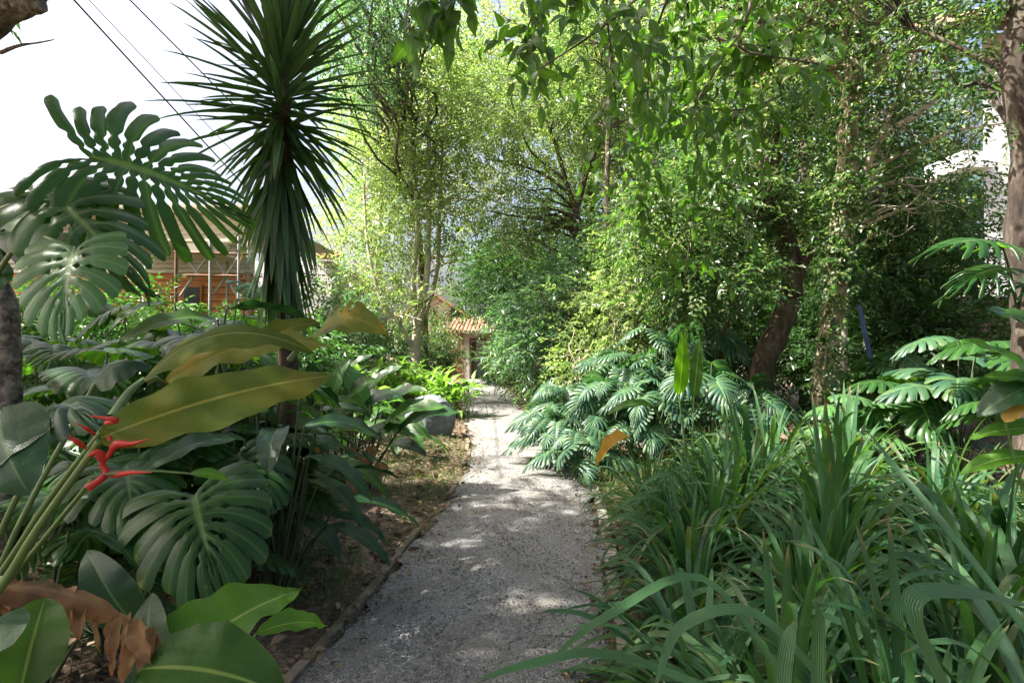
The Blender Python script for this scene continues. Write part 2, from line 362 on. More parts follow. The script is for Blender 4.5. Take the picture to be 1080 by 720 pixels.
def tree(name, label, cat, trunks, ells, clumps=60, per=14, leafL=.10, twig=.45, nleaf=11, lmat='leaf_mid', bark='bark', group=None,
         kind='lo', lw=.40, clump_r=.45, sides=8, shell=.35, limbs=True, droop=.25, hang=.3, maxlimb=70, dirn=None, bare=0, tw=False, zmin=None):
    """trunks: list of (points, r0, r1). ells: list of (centre, radii) for the crown volume."""
    rg = rng(); base = np.array(trunks[0][0][0], float)
    root = empty(name, base, label, cat, group)
    pts = []
    for P, r0, r1 in trunks:
        g = G(); tube(g, P, r0, r1, sides, n=max(10, len(P) * 5), bump=.09, rg=rg)
        g.build('trunk', M[bark], root)
        Q = smooth_path(P, 24); pts.append(np.hstack([Q, np.linspace(r0, r1, 24)[:, None]]))
    pts = np.vstack(pts)
    ctr, cc, dd = sample_ells(rg, ells, clumps, shell)
    if zmin is not None: ctr[:, 2] = np.maximum(ctr[:, 2], zmin)
    if limbs:
        g = G()
        for i in range(min(clumps, maxlimb)):
            c = ctr[i]; ds = np.linalg.norm(pts[:, :3] - c, axis=1) + 1.2 * np.maximum(0, pts[:, 2] - c[2] + .25 * np.linalg.norm(pts[:, :2] - c[:2], axis=1))
            j = np.argmin(ds); p0 = pts[j, :3]; r = pts[j, 3]
            ln = np.linalg.norm(c - p0); m1 = p0 * .6 + c * .4 + rg.normal(0, .07, 3) * ln + V(0, 0, .10 * ln); m2 = p0 * .25 + c * .75 + rg.normal(0, .06, 3) * ln
            rr = min(r * .55, .012 + .016 * ln)
            tube(g, [p0, m1, m2, c], rr, .004 + .002 * ln, 5, n=9)
            if bare:
                for _ in range(bare):
                    e = c + rg.normal(0, clump_r * .8, 3); tube(g, [m2 * .5 + c * .5, (c + e) / 2 + rg.normal(0, .05, 3), e], .008, .003, 4, n=4)
        if g.n: g.build('branches', M[bark], root)
    n = clumps * per
    cen = np.repeat(ctr, per, 0); off = rg.normal(0, 1, (n, 3)) * clump_r * np.array([1, 1, .7])
    P = cen + off * rg.uniform(.5, 1.2, (n, 1))
    out = nrm(off) + .6 * np.repeat(dd, per, 0) + rg.normal(0, .35, (n, 3)) + (V(0, 0, -.1) if dirn is None else np.asarray(dirn))
    Nn = rg.normal(0, .45, (n, 3)) + V(0, 0, 1)
    Rm = frames(out, Nn); S = rg.uniform(.7, 1.25, n)
    g = G(); var = [spray(rg, small_leaf(kind, lw), nleaf, twig, leafL, droop, hang=hang) for _ in range(5)]
    w = rg.integers(0, 5, n)
    for k in range(5):
        mk = w == k
        if mk.any(): inst(g, *var[k], P[mk], Rm[mk], S[mk])
    g.build('crown', M[lmat], root, smooth=(kind != 'lo'))
    if tw:
        g = G()
        tv = G(); tube(tv, [V(0,-.3*twig,0), V(0,.5*twig,-.06*twig), V(0,twig,-droop*twig)], .005, .002, 3, n=5)
        tvv = np.concatenate(tv.v); 
        for f in tv.f:
            pass
        q = tv.f[0]; inst(g, tvv, q, np.zeros((len(tvv), 2)), P, Rm, S)
        g.build('twigs', M[bark], root)
    return root

def E(px, py, d, rx, ry, rd=None):
    k = d / F
    return (at(px, py, d), V(rx * k, rd if rd is not None else rx * k, ry * k))

# --- big blades ------------------------------------------------
def place(v, base, tip, normal, L):
    """template (along +Y from 0 to L) to world, base->tip; keeps shape, scales to the true distance"""
    base = np.asarray(base, float); tip = np.asarray(tip, float); D = tip - base; s = np.linalg.norm(D) / L
    Rm = frames(D[None], np.asarray(normal, float)[None])[0]
    return base + (v * s) @ Rm.T

PROF = {'paddle': lambda t: np.clip(np.sin(np.pi * np.clip(t, 0, 1) ** .72), 0, 1) ** .62,
        'oval': lambda t: np.clip(np.sin(np.pi * t ** .85), 0, 1) ** .8,
        'lance': lambda t: np.clip(np.sin(np.pi * t ** .62), 0, 1) ** .95}
def paddle(g, base, tip, normal, width, arch=.12, fold=.25, wave=.02, prof='paddle', rg=None, nl=22, nc=4, bend=0, curl=0, tears=()):
    """broad undivided leaf; width in metres, arch as a share of its length; tears: list of (v0, side, depth)"""
    L = float(np.linalg.norm(np.asarray(tip) - np.asarray(base))); ph = rg.uniform(0, 6, 4) if rg is not None else np.zeros(4)
    t = np.linspace(0, 1, nl + 1); t = .004 + .996 * t
    w = PROF[prof](t) * width / 2; w[-1] = .001
    s = np.linspace(-1, 1, 2 * nc + 1)
    T, S = np.meshgrid(t, s, indexing='ij'); W = w[:, None] * np.ones_like(S)
    side = np.sign(S)
    wv = wave * L * (np.sin(T * 17 + ph[0] + side) + .6 * np.sin(T * 31 + ph[1] - 2 * side)) * np.abs(S) ** 1.5
    a = fold * W * np.abs(S) - curl * W * np.abs(S) ** 2
    X = W * S * (1 - .15 * abs(fold)) + bend * L * np.sin(np.pi * T) 
    Z = arch * L * 4 * T * (1 - T) + a + wv
    Y = T * L + .25 * W * np.abs(S) * 0
    v = np.stack([X, Y, Z], -1).reshape(-1, 3)
    idx = np.arange(len(t) * len(s)).reshape(len(t), len(s))
    uv = np.stack([.5 + S * .5, T], -1).reshape(-1, 2)
    f = []
    for i in range(nl):
        for j in range(2 * nc):
            skip = False
            for (tv_, sd, dp) in tears:
                sj = (s[j] + s[j + 1]) / 2
                if abs(t[i] + .02 - tv_) < .5 / nl + 1e-6 and sj * sd > 0 and abs(sj) > 1 - dp and abs(sj) < 1 - dp + .7: skip = True
            if not skip: f.append((idx[i, j], idx[i, j+1], idx[i+1, j+1], idx[i+1, j]))
    g.add(place(v, base, tip, normal, L), np.array(f), uv)

def lobed(g, base, tip, normal, width, K=7, s0=.45, gap=.5, holes=(), arch=.06, drop=.25, fold=.1, rg=None, nu=2, ns=12, back=2.35, jit=.05, quilt=.012):
    """split leaf (monstera, philodendron): K lobes a side, cut from s0 outwards, holes=[(s, halfwidth, depth)]"""
    L = float(np.linalg.norm(np.asarray(tip) - np.asarray(base)))
    s = np.linspace(0, 1, ns + 1); u = np.linspace(-1, 1, 2 * nu + 1)
    V_, Fc, UV = [], [], []; n0 = 0
    tr_ = .90 if gap < .3 else .84
    for sg in (-1, 1):
        rb = rg if rg is not None else np.random.default_rng(5)
        bs = s0 * (1 + rb.uniform(-.22, .28, K + 1)); bh = rb.uniform(-.05, .05, K + 1); bd = rb.uniform(.45, 1.15, K + 1); bg_ = gap * rb.uniform(.6, 1.5, K + 1)
        def width_fn(b):
            w = np.ones_like(s); q = np.clip((s - bs[b]) / (1 - bs[b]), 0, 1)
            w = 1 - bg_[b] * np.clip(q * 2.0, 0, 1)
            for hi_, (hs, hw, hd) in enumerate(holes):
                w = w * (1 - min(.8, hd * bd[(b + 3 * hi_) % (K + 1)]) * np.exp(-((s - hs - bh[(b + 2 * hi_) % (K + 1)] * .8) / hw) ** 2))
            tipm = s > tr_; w[tipm] *= np.sqrt(np.clip(1 - ((s[tipm] - tr_) / (1.012 - tr_)) ** 2, .05, 1))
            return w
        for k in range(K):
            tc_ = (k + .5) / K; hf = .5 / K
            lenj = 1 + (rg.normal(0, jit) if rg is not None else 0)
            wa, wb = width_fn(k), width_fn(k + 1)
            U, S = np.meshgrid(u, s, indexing='ij')
            Wm = np.where(U < 0, wa[None, :], wb[None, :])
            TT = np.clip(tc_ + U * hf * Wm, 0, 1)
            phi = (back * (1 - TT) ** 1.15 + .10) - .42 * S * (1 - .4 * TT)
            ln = width / 2 * (1.02 + .10 * np.sin(np.pi * TT) - .42 * TT ** 3) * lenj
            # keep the apex on the tip
            O = L * .74 * TT ** 1.15
            ln = np.where(TT > .75, ln * (1 - (TT - .75) / .25) + (L - O) * ((TT - .75) / .25), ln)
            X = sg * ln * S * np.sin(phi); Y = O + ln * S * np.cos(phi)
            Z = arch * L * 4 * np.clip(TT * .8, 0, 1) * (1 - TT * .8) + fold * np.abs(X) - drop * ln * S ** 2.2 + quilt * L * (1 - U ** 2) * np.minimum(1, S * 4)
            if rg is not None: Z = Z + rg.normal(0, .02) * L * S ** 2
            v = np.stack([X, Y, Z], -1).reshape(-1, 3); V_.append(v)
            UV.append(np.stack([.5 + sg * S * .5, TT], -1).reshape(-1, 2))
            idx = np.arange(v.shape[0]).reshape(len(u), len(s)) + n0
            q4 = np.stack([idx[:-1, :-1], idx[1:, :-1], idx[1:, 1:], idx[:-1, 1:]], -1).reshape(-1, 4)
            if sg < 0: q4 = q4[:, ::-1]
            Fc.append(q4); n0 += v.shape[0]
    v = place(np.vstack(V_), base, tip, normal, L)
    g.add(v, np.vstack(Fc), np.vstack(UV))
    # rib
    tt = np.linspace(0, 1, 8); rib = np.stack([0 * tt, tt * L * .97, arch * L * 4 * tt * (1 - tt) * .8 + .003], -1)
    tube(g, place(rib, base, tip, normal, L), .006 * L / .6, .002, 4, n=8)

def blade(g, P0, dirv, L, w, rg, bendk=1.0, nl=12, fold=.35, tw=0, tipk=.35):
    """strap leaf that rises along dirv and arches over under its weight"""
    d = nrm(dirv); p = np.array(P0, float); pts = [p.copy()]; step = L / nl; dirs = [d.copy()]
    for i in range(nl):
        d = nrm(d + V(0, 0, -1) * bendk * step * (0.35 + 1.9 * (i / nl)) ); p = p + d * step; pts.append(p.copy()); dirs.append(d.copy())
    P = np.array(pts); D = np.array(dirs); t = np.linspace(0, 1, nl + 1)
    h = nrm(np.cross(D, V(0, 0, 1) + .001)); 
    a = tw * t; Nn = np.cross(h, D); X = h * np.cos(a)[:, None] + Nn * np.sin(a)[:, None]; Z = np.cross(X, D)
    ww = w / 2 * np.minimum(1, .55 + 1.5 * t) * np.clip((1 - t) / tipk, 0.0, 1) ** .55; ww[-1] = .0006
    v = np.stack([P - X * ww[:, None] + Z * (ww * fold)[:, None], P, P + X * ww[:, None] + Z * (ww * fold)[:, None]], 1).reshape(-1, 3)
    idx = np.arange(len(v)).reshape(-1, 3)
    q = np.concatenate([np.stack([idx[:-1, j], idx[:-1, j+1], idx[1:, j+1], idx[1:, j]], -1) for j in (0, 1)])
    uv = np.stack([np.tile([0, .5, 1], nl + 1), np.repeat(t, 3)], -1)
    g.add(v, q, uv)

# ================================================================== light, air, camera
sc.view_settings.view_transform = 'Standard'; sc.view_settings.look = 'None'; sc.view_settings.gamma = 1
sc.view_settings.exposure = 2.3
SAZ, SEL = R_(-97), R_(52)           # azimuth from +Y towards +X, elevation
SUN = V(math.sin(SAZ) * math.cos(SEL), math.cos(SAZ) * math.cos(SEL), math.sin(SEL))
wd = bpy.data.worlds.new("World"); sc.world = wd; wd.use_nodes = True
nt = wd.node_tree; bg = nt.nodes['Background']
sky = nt.nodes.new('ShaderNodeTexSky'); sky.sky_type = 'NISHITA'; sky.sun_disc = False
sky.sun_elevation = SEL; sky.sun_rotation = SAZ % (2 * math.pi); sky.dust_density = 10; sky.air_density = 1.0; sky.ozone_density = 1.0
nt.links.new(sky.outputs[0], bg.inputs[0]); bg.inputs[1].default_value = .085
ld = bpy.data.lights.new('sun', 'SUN'); ld.energy = 5.0; ld.angle = R_(.53); ld.color = (1, .95, .86)
lo = bpy.data.objects.new('sun', ld); C.objects.link(lo); lo.location = tuple(SUN * 40)
lo.rotation_euler = Vector(tuple(-SUN)).to_track_quat('-Z', 'Y').to_euler()
cd = bpy.data.cameras.new('camera'); cam = bpy.data.objects.new('camera', cd); C.objects.link(cam); sc.camera = cam
cd.sensor_width = 36; cd.lens = 20; cd.clip_end = 2000; cd.clip_start = .05
cam.location = (0, 0, EYE); cam.rotation_euler = (math.pi / 2 + PITCH, 0, 0)
cy = sc.cycles; cy.use_denoising = True; cy.max_bounces = 6; cy.diffuse_bounces = 2; cy.glossy_bounces = 2; cy.transmission_bounces = 3; cy.transparent_max_bounces = 4
cy.caustics_reflective = False; cy.caustics_refractive = False; cy.sample_clamp_indirect = 6.0

# ================================================================== ground and path
PY = [-4, 0, 2.7, 4.7, 6.2, 7.4, 9.6, 13.7, 19, 25, 31, 34]
PX = [-1.3, -.75, -.28, -.02, .10, .17, .12, -.42, -.72, -1.2, -1.75, -1.8]
def pc(y): return np.interp(y, PY, PX)
PYd = np.linspace(-4, 34, 160); PXd = np.convolve(np.pad(pc(PYd), 2, mode='edge'), np.ones(5) / 5, 'valid')
def pc(y): return np.interp(y, PYd, PXd)
HW = .76
rg = rng()
_ph = rg.uniform(0, 6, 24); _fr = rg.uniform(.5, 5.5, (24, 2)) * rg.choice([-1, 1], (24, 2))
def ground_z(x, y):
    x = np.asarray(x, float); y = np.asarray(y, float)
    d = np.abs(x - pc(y)) - HW - .08
    n = sum(np.sin(x * _fr[i, 0] + y * _fr[i, 1] + _ph[i]) for i in range(24)) / 24
    k = np.clip(d / .5, 0, 1)
    return k * (.03 + .10 * n) - .03 * (1 - k)
g = G()
def axis(n, near, far):
    a = np.linspace(-1, 1, n); return np.sign(a) * (np.abs(a) * near + np.abs(a) ** 7 * (far - near))
gx = axis(280, 12, 400); gy = 8 + axis(280, 14, 400)
X, Y = np.meshgrid(gx, gy, indexing='ij'); Z = ground_z(X, Y)
idx = np.arange(X.size).reshape(X.shape)
g.add(np.stack([X, Y, Z], -1).reshape(-1, 3), np.stack([idx[:-1,:-1], idx[1:,:-1], idx[1:,1:], idx[:-1,1:]], -1).reshape(-1, 4))
tag(g.build('ground', M['soil']), kind='structure')
g = G(); ys = np.linspace(-4, 34, 420); us = np.linspace(-1, 1, 29)
Yp, U = np.meshgrid(ys, us, indexing='ij')
wob = .035 * np.sin(Yp * 3.1) + .03 * np.sin(Yp * 7.1) + .02 * np.sin(Yp * 17.3 + 1) + .015 * np.sin(Yp * 41 + U)
Xp = pc(Yp) + U * (HW + wob)
Zp = .012 + .02 * (1 - U ** 2) + .006 * np.sin(Xp * 9 + Yp * 5) + .004 * np.sin(Xp * 21 - Yp * 13)
idx = np.arange(Xp.size).reshape(Xp.shape)
g.add(np.stack([Xp, Yp, Zp], -1).reshape(-1, 3), np.stack([idx[:-1,:-1], idx[:-1,1:], idx[1:,1:], idx[1:,:-1]], -1).reshape(-1, 4)[:, ::-1])
tag(g.build('gravel_path', M['gravel']), kind='structure')
# edging: worn lengths of kerb, low on the left, pale concrete on the right
def kerb(side, y0, y1, w, h, m, name, gap=.012, jit=.01, step=1.0):
    g = G(); y = y0; r = rng()
    while y < y1 - .1:
        ye = min(y + step * r.uniform(.8, 1.2), y1); yy = np.linspace(y, ye - gap, 7); o = r.normal(0, jit); hz = h * r.uniform(.7, 1.1)
        if name == 'path_edging' and r.uniform() < .3: y = ye; continue
        prof = [(0, -.05), (0, hz * .85), (w * .15, hz), (w * .85, hz), (w, hz * .85), (w, -.05)]
        xx = pc(yy) + side * (HW + .03) + o
        v = np.array([(xx[i] + side * a, yy[i], b + r.normal(0, .003)) for i in range(7) for a, b in prof])
        q = []
        for i in range(6):
            for j in range(5):
                k = i * 6 + j; q.append((k, k+1, k+7, k+6))
        g.add(v, q)
        for e in (0, 36):
            g.add(v[e:e+6], [(0,1,2,3,4,5)])
        y = ye
    return tag(g.build(name, M[m], smooth=False), kind='structure')
kerb(-1, 1.2, 12, .06, .042, 'edge', 'path_edging', jit=.035, step=.55)
kerb(1, 1.2, 9, .09, .022, 'concrete', 'path_kerb', step=1.1, jit=.012)

# litter, gravel, grass: nobody could count them
def scatter(n, f, xr, yr):
    r = rng(); x = r.uniform(*xr, n); y = r.uniform(*yr, n) ; k = f(x, y); return x[k], y[k], r
lv = small_leaf('hi', .5); g = G()
x, y, r = scatter(15000, lambda x, y: (np.abs(x - pc(y)) > HW - .05), (-5, 8), (.8, 13))
P = np.stack([x, y, ground_z(x, y) + .012 + r.uniform(0, .03, len(x))], -1)
D = r.normal(0, 1, (len(x), 3)) * [1, 1, .25]; Nn = r.normal(0, .4, (len(x), 3)) + V(0, 0, 1)
inst(g, *lv, P, frames(D, Nn), r.uniform(.04, .13, len(x)))
x, y, r = scatter(5200, lambda x, y: np.abs(np.abs(x - pc(y)) - HW - .05) < .24, (-2, 2), (1.2, 14))
P = np.stack([x, y, np.full(len(x), .045)], -1)
inst(g, *lv, P, frames(r.normal(0, 1, (len(x), 3)) * [1, 1, .15], r.normal(0, .3, (len(x), 3)) + V(0, 0, 1)), r.uniform(.025, .07, len(x)))
tag(g.build('leaf_litter', leafmat('fallen_leaf', [(.04,.028,.02),(.08,.052,.032),(.13,.09,.06),(.24,.17,.11),(.06,.05,.04)], tr=.12, rough=.8, spec=.2)), kind='stuff', label='brown fallen leaves covering the soil', cat='leaf litter')
g = G(); r = rng()
for i in range(1700):
    x = r.uniform(-4.5, 7); y = r.uniform(1, 10)
    if abs(x - pc(y)) < HW + .05: continue
    a = r.uniform(0, 6.28); l = r.uniform(.1, .5); z = float(ground_z(x, y)) + .02
    p = V(x, y, z); q = p + V(math.cos(a) * l, math.sin(a) * l, r.uniform(-.01, .08)); m_ = (p + q) / 2 + r.normal(0, .02, 3); m_[2] = abs(m_[2]) + .01
    tube(g, [p, m_, q], r.uniform(.002, .006), .0015, 4, n=5)
tag(g.build('fallen_twigs', M['bark']), kind='stuff', label='thin dry twigs lying on the soil', cat='twigs')
# loose pebbles on the path
g = G(); r = rng(); n = 9000
x = r.uniform(-1.2, 1.2, n) ; y = 1.5 + 9 * r.uniform(0, 1, n) ** 1.5; u = r.uniform(-1.02, 1.02, n); x = pc(y) + u * HW
oc = np.array([(1,0,0),(0,1,0),(-1,0,0),(0,-1,0),(0,0,.7),(0,0,-.7)]) ; of = np.array([(0,1,4),(1,2,4),(2,3,4),(3,0,4),(1,0,5),(2,1,5),(3,2,5),(0,3,5)])
P = np.stack([x, y, .014 + .02 * (1 - u ** 2) + .003], -1)
inst(g, oc, of, np.zeros((6, 2)), P, frames(r.normal(0, 1, (n, 3)) * [1, 1, .3], V(0, 0, 1) + r.normal(0, .3, (n, 3))), r.uniform(.004, .011, n))
tag(g.build('loose_gravel', M['gravel'], smooth=False), kind='stuff', label='loose grey gravel chips on the path', cat='gravel')
# few green leaflets on path
g = G(); r = rng(); n = 110
y = r.uniform(2.0, 9, n); x = pc(y) + r.uniform(-.6, .6, n)
inst(g, *lv, np.stack([x, y, np.full(n, .045)], -1), frames(r.normal(0, 1, (n, 3)) * [1, 1, .1], r.normal(0, .25, (n, 3)) + V(0, 0, 1)), r.uniform(.02, .05, n))
tag(g.build('dropped_leaves', leafmat('dropped_leaf', [(.10,.20,.03),(.25,.2,.05),(.14,.09,.05),(.3,.2,.1),(.08,.06,.04)], tr=.2, rough=.6)), kind='stuff', label='small green and brown leaves dropped on the gravel', cat='leaf litter')
def turf(n, cx, cy, rx, ry, h, name, label):
    r = rng(); g = G(); a = r.uniform(0, 6.283, n); q = np.sqrt(r.uniform(0, 1, n)); x = cx + rx * q * np.cos(a); y = cy + ry * q * np.sin(a)
    k = np.abs(x - pc(y)) > HW - .06; x = x[k]; y = y[k]; n = len(x)
    tv = np.array([(-.035,0,0),(.035,0,0),(-.025,.55,.10),(.025,.55,.10),(0,1,.34)]); tf = np.array([(0,1,3),(0,3,2),(2,3,4)])
    D = np.stack([r.normal(0,.45,n), r.normal(0,.45,n), np.ones(n)], -1)
    inst(g, tv, tf, np.zeros((5,2)), np.stack([x,y,ground_z(x,y)-.01],-1), frames(D, r.normal(0,1,(n,3))), r.uniform(.5,1.2,n)*h)
    tag(g.build(name, M['grass'], smooth=False), kind='stuff', label=label, cat='grass')
turf(7000, -1.25, 8.2, .95, 2.4, .085, 'grass', 'thin short grass beside the left of the path')
turf(2600, -.88, 5.9, .22, 1.9, .06, 'grass', 'sparse grass along the left path edging')
turf(3500, 1.6, 6.2, .7, 2.2, .16, 'grass', 'rough grass along the right of the path')
turf(500, -1.35, 4.0, .35, .5, .12, 'grass', 'small tuft of grass in the dark soil')

# ================================================================== buildings
# house at the end of the path (door about 32 m away)
def fbox(root, name, m, lo, hi):
    g = G(); box(g, lo, hi); return g.build(name, M[m], root, smooth=False)
def prism(g, pts, y0, y1):
    n = len(pts); v = [(x, y0, z) for x, z in pts] + [(x, y1, z) for x, z in pts]
    g.add(v, [tuple(range(n))], [(a[0], a[2]) for a in v]); g.n -= 2 * n; g.v.pop(); g.uv.pop()
    g.f.pop(); base = G()
    g.add(v, [tuple(range(n))], [(a[0], a[2]) for a in v])
    g.f.append(np.array([tuple(range(2 * n - 1, n - 1, -1))]) + g.n - 2 * n)
    g.f.append(np.array([(i, n + i, n + (i + 1) % n, (i + 1) % n) for i in range(n)]) + g.n - 2 * n)
def tiled_roof(g, x0, x1, y0, z0, y1, z1, pitch=.22, r=.07):
    """barrel tiles running up the slope from (y0,z0) to (y1,z1)"""
    n = int((x1 - x0) / pitch); rows = max(3, int(math.hypot(y1 - y0, z1 - z0) / .38))
    a = np.linspace(0, math.pi, 6)
    for i in range(n):
        xc = x0 + (i + .5) * pitch
        for k in range(rows):
            t0 = k / rows - .01; t1 = (k + 1) / rows + .015
            ring = []
            for t, rr, dz in ((t0, r * 1.12, .035), (t1, r, .0)):
                yy = y0 + (y1 - y0) * t; zz = z0 + (z1 - z0) * t + dz
                ring.append([(xc + rr * math.cos(b) * 1.1, yy, zz + rr * math.sin(b) * .8) for b in a])
            v = np.array(ring).reshape(-1, 3)
            g.add(v, [(j, j+1, j+7, j+6) for j in range(5)] + [])
    v = [(x0, y0, z0), (x1, y0, z0), (x1, y1, z1), (x0, y1, z1), (x0, y0, z0-.08), (x1, y0, z0-.08), (x1, y1, z1-.08), (x0, y1, z1-.08)]
    g.add(v, [(0,1,2,3), (7,6,5,4), (0,4,5,1), (1,5,6,2), (2,6,7,3), (3,7,4,0)])
D0 = 32.0
def hx(px): return at(px, 370, D0)[0]
def hz(py): return at(540, py, D0)[2]
root = empty('garden_house', (hx(495), D0, 0), 'brick house with dark doorway and clay tile roofs at the path end', 'house')
g = G(); box(g, (hx(462), D0, 0), (hx(489), D0 + 5, 2.9)); g.build('brick_wall', M['brick'], root, smooth=False)
g = G(); box(g, (hx(489) + .003, D0 + .02, 0), (hx(496), D0 + 4, 2.75)); box(g, (hx(496), D0 + .022, 2.15), (hx(513), D0 + .3, 2.74)); box(g, (hx(513), D0 + .021, 0), (hx(560), D0 + .35, 2.73)); g.build('plaster_wall', M['wall_cream'], root, smooth=False)
g = G(); box(g, (hx(496), D0 + 2.5, 0), (hx(513), D0 + 2.6, 2.15)); g.build('back_room_wall', M['render'], root, smooth=False)
dr = fbox(root, 'door', 'darkwood', (hx(497), D0 + .10, .02), (hx(502), D0 + .16, 2.12))
fr = G(); 
for a, b in ((495.2, 496.6), (512.2, 513.6)): box(fr, (hx(a), D0 - .05, 0), (hx(b), D0 + .06, 2.2))
box(fr, (hx(495.2), D0 - .052, 2.2), (hx(513.6), D0 + .062, 2.3)); fr.build('door_frame', M['darkwood'], root, smooth=False)
fbox(root, 'post', 'wood', (hx(484), D0 - 1.2, 0), (hx(484) + .14, D0 - 1.06, 2.6))
g = G(); tiled_roof(g, hx(474), hx(568), D0 - 1.6, 2.62, D0 + 2.5, 3.6); g.build('roof', M['tile'], root, smooth=False)
# gable behind, roof line falling to the right
g = G(); prism(g, [(hx(405), 0), (hx(500), 0), (hx(500), 3.3), (hx(452), 4.9), (hx(405), 3.4)], D0 + 2.6, D0 + 9); g.build('gable_wall', M['wall_cream'], root, smooth=False)
g = G()
prism(g, [(hx(452) - .02, 4.95), (hx(507), 3.12), (hx(507), 3.28), (hx(452) - .02, 5.12)], D0 + 2.2, D0 + 9.3)
prism(g, [(hx(398), 3.22), (hx(452) - .03, 4.95), (hx(452) - .03, 5.12), (hx(398), 3.38)], D0 + 2.2, D0 + 9.3)
g.build('gable_roof', M['tile'], root, smooth=False)
w = fbox(root, 'window', 'darkwood', (hx(470), D0 + 2.56, 3.2), (hx(481), D0 + 2.6, 4.2)); fbox(root, 'pane', 'glass', (hx(471), D0 + 2.54, 3.3), (hx(480), D0 + 2.559, 4.1))
# brick and board building behind the left beds, scaffold before it
DB = 12.5
def bx_(px): return at(px, 370, DB)[0]
def bz_(py): return at(540, py, DB)[2]
root = empty('timber_house', (bx_(130), DB, 0), 'long house with pale weathered boards above orange timber boards behind the left beds', 'house')
g = G(); box(g, (bx_(-420), DB, 0), (bx_(264), DB + 5, bz_(332))); g.build('brick_wall', M['brick'], root, smooth=False)
g = G(); z = bz_(332) + .003; nb = 6; hh = (bz_(288) - z) / nb
for i in range(nb):
    x1 = bx_(265); v = [(bx_(-420), DB - .05, z), (x1, DB - .05, z), (x1, DB - .02, z + hh - .006), (bx_(-420), DB - .02, z + hh - .006), (bx_(-420), DB + .1, z), (x1, DB + .1, z), (x1, DB + .1, z + hh - .006), (bx_(-420), DB + .1, z + hh - .006)]
    g.add(v, [(0,1,2,3), (1,5,6,2), (3,2,6,7), (0,3,7,4), (0,4,5,1)]); z += hh
g.build('timber_wall', M['wood'], root, smooth=False)
g = G(); z = bz_(288) + .003; nb = 12; hh = (bz_(226) - z) / nb
for i in range(nb):
    x1 = bx_(266); v = [(bx_(-420), DB - .05, z), (x1, DB - .05, z), (x1, DB - .02, z + hh - .006), (bx_(-420), DB - .02, z + hh - .006), (bx_(-420), DB + .1, z), (x1, DB + .1, z), (x1, DB + .1, z + hh - .006), (bx_(-420), DB + .1, z + hh - .006)]
    g.add(v, [(0,1,2,3), (1,5,6,2), (3,2,6,7), (0,3,7,4), (0,4,5,1)]); z += hh
g.build('board_wall', M['siding'], root, smooth=False)
g = G(); prism(g, [(bx_(-430), bz_(224)), (bx_(272), bz_(224)), (bx_(272), bz_(221)), (bx_(-430), bz_(221))], DB - .5, DB + 5.2); g.build('roof_slab', M['siding'], root, smooth=False)
for pxa, pxb in ((28, 44), (196, 212)):
    f_ = fbox(root, 'window', 'wood', (bx_(pxa) - .05, DB - .09, bz_(352)), (bx_(pxb) + .05, DB + .05, bz_(300)))
    gp = G(); box(gp, (bx_(pxa), DB - .105, bz_(349)), (bx_(pxb), DB - .091, bz_(303))); gp.build('pane', M['glass'], f_, smooth=False).location = (0, 0, 0)
g = G()
for i in range(3): box(g, (bx_(140), DB - .9 + i * .3, bz_(262)), (bx_(262), DB - .62 + i * .3, bz_(262) + .04))
g.build('balcony_floor', M['siding'], root, smooth=False)
# scaffold
DS = 11.0
root = empty('scaffold', at(215, 370, DS) * V(1, 1, 0), 'steel tube scaffold with diagonal braces before the board wall', 'scaffold')
def sp(px, py, dd=0): return at(px, py, DS + dd)
for px, dd in ((186, 0), (222, 0), (252, 0), (186, .9), (240, .9), (262, .9)):
    g = G(); a = sp(px, 262, dd); b = a.copy(); b[2] = 0; tube(g, [b, a + V(0, 0, .25)], .028, .028, 8, n=3); g.build('pole', M['rusty' if px == 186 else 'metal'], root)
g = G()
for a, b in (((184, 266, 0), (256, 268, 0)), ((184, 290, 0), (256, 291, 0)), ((186, 266, 0), (186, 266, .9)), ((222, 268, 0), (240, 268, .9)), ((252, 268, 0), (262, 268, .9))):
    tube(g, [sp(*a), sp(*b)], .024, .024, 8, n=2)
g.build('rail', M['rusty'], root)
for a, b in (((190, 312), (222, 266)), ((190, 266), (210, 290)), ((224, 268), (250, 312)), ((252, 270), (226, 310))):
    g = G(); tube(g, [sp(*a, .05), sp(*b, .05)], .022, .022, 8, n=2); g.build('brace', M['metal'], root)
g = G(); box(g, tuple(sp(184, 268)), tuple(sp(256, 265, .9))); g.build('plank', M['siding'], root, smooth=False)
# pale wall of the next house behind the yucca
g = G(); a = at(268, 370, 19); b = at(400, 370, 19)
root = empty('white_house', (a[0], 19, 0), 'bright white rendered house behind the long hanging leaves of the yucca', 'house')
box(g, (a[0], 19, 0), (at(350,370,19)[0], 24, 4.6)); g.build('wall', M['render'], root, smooth=False)
g = G(); tiled_roof(g, at(334, 370, 19)[0], at(353,370,19)[0], 18.5, 4.65, 20.2, 5.1); g.build('roof', M['tile'], root, smooth=False)
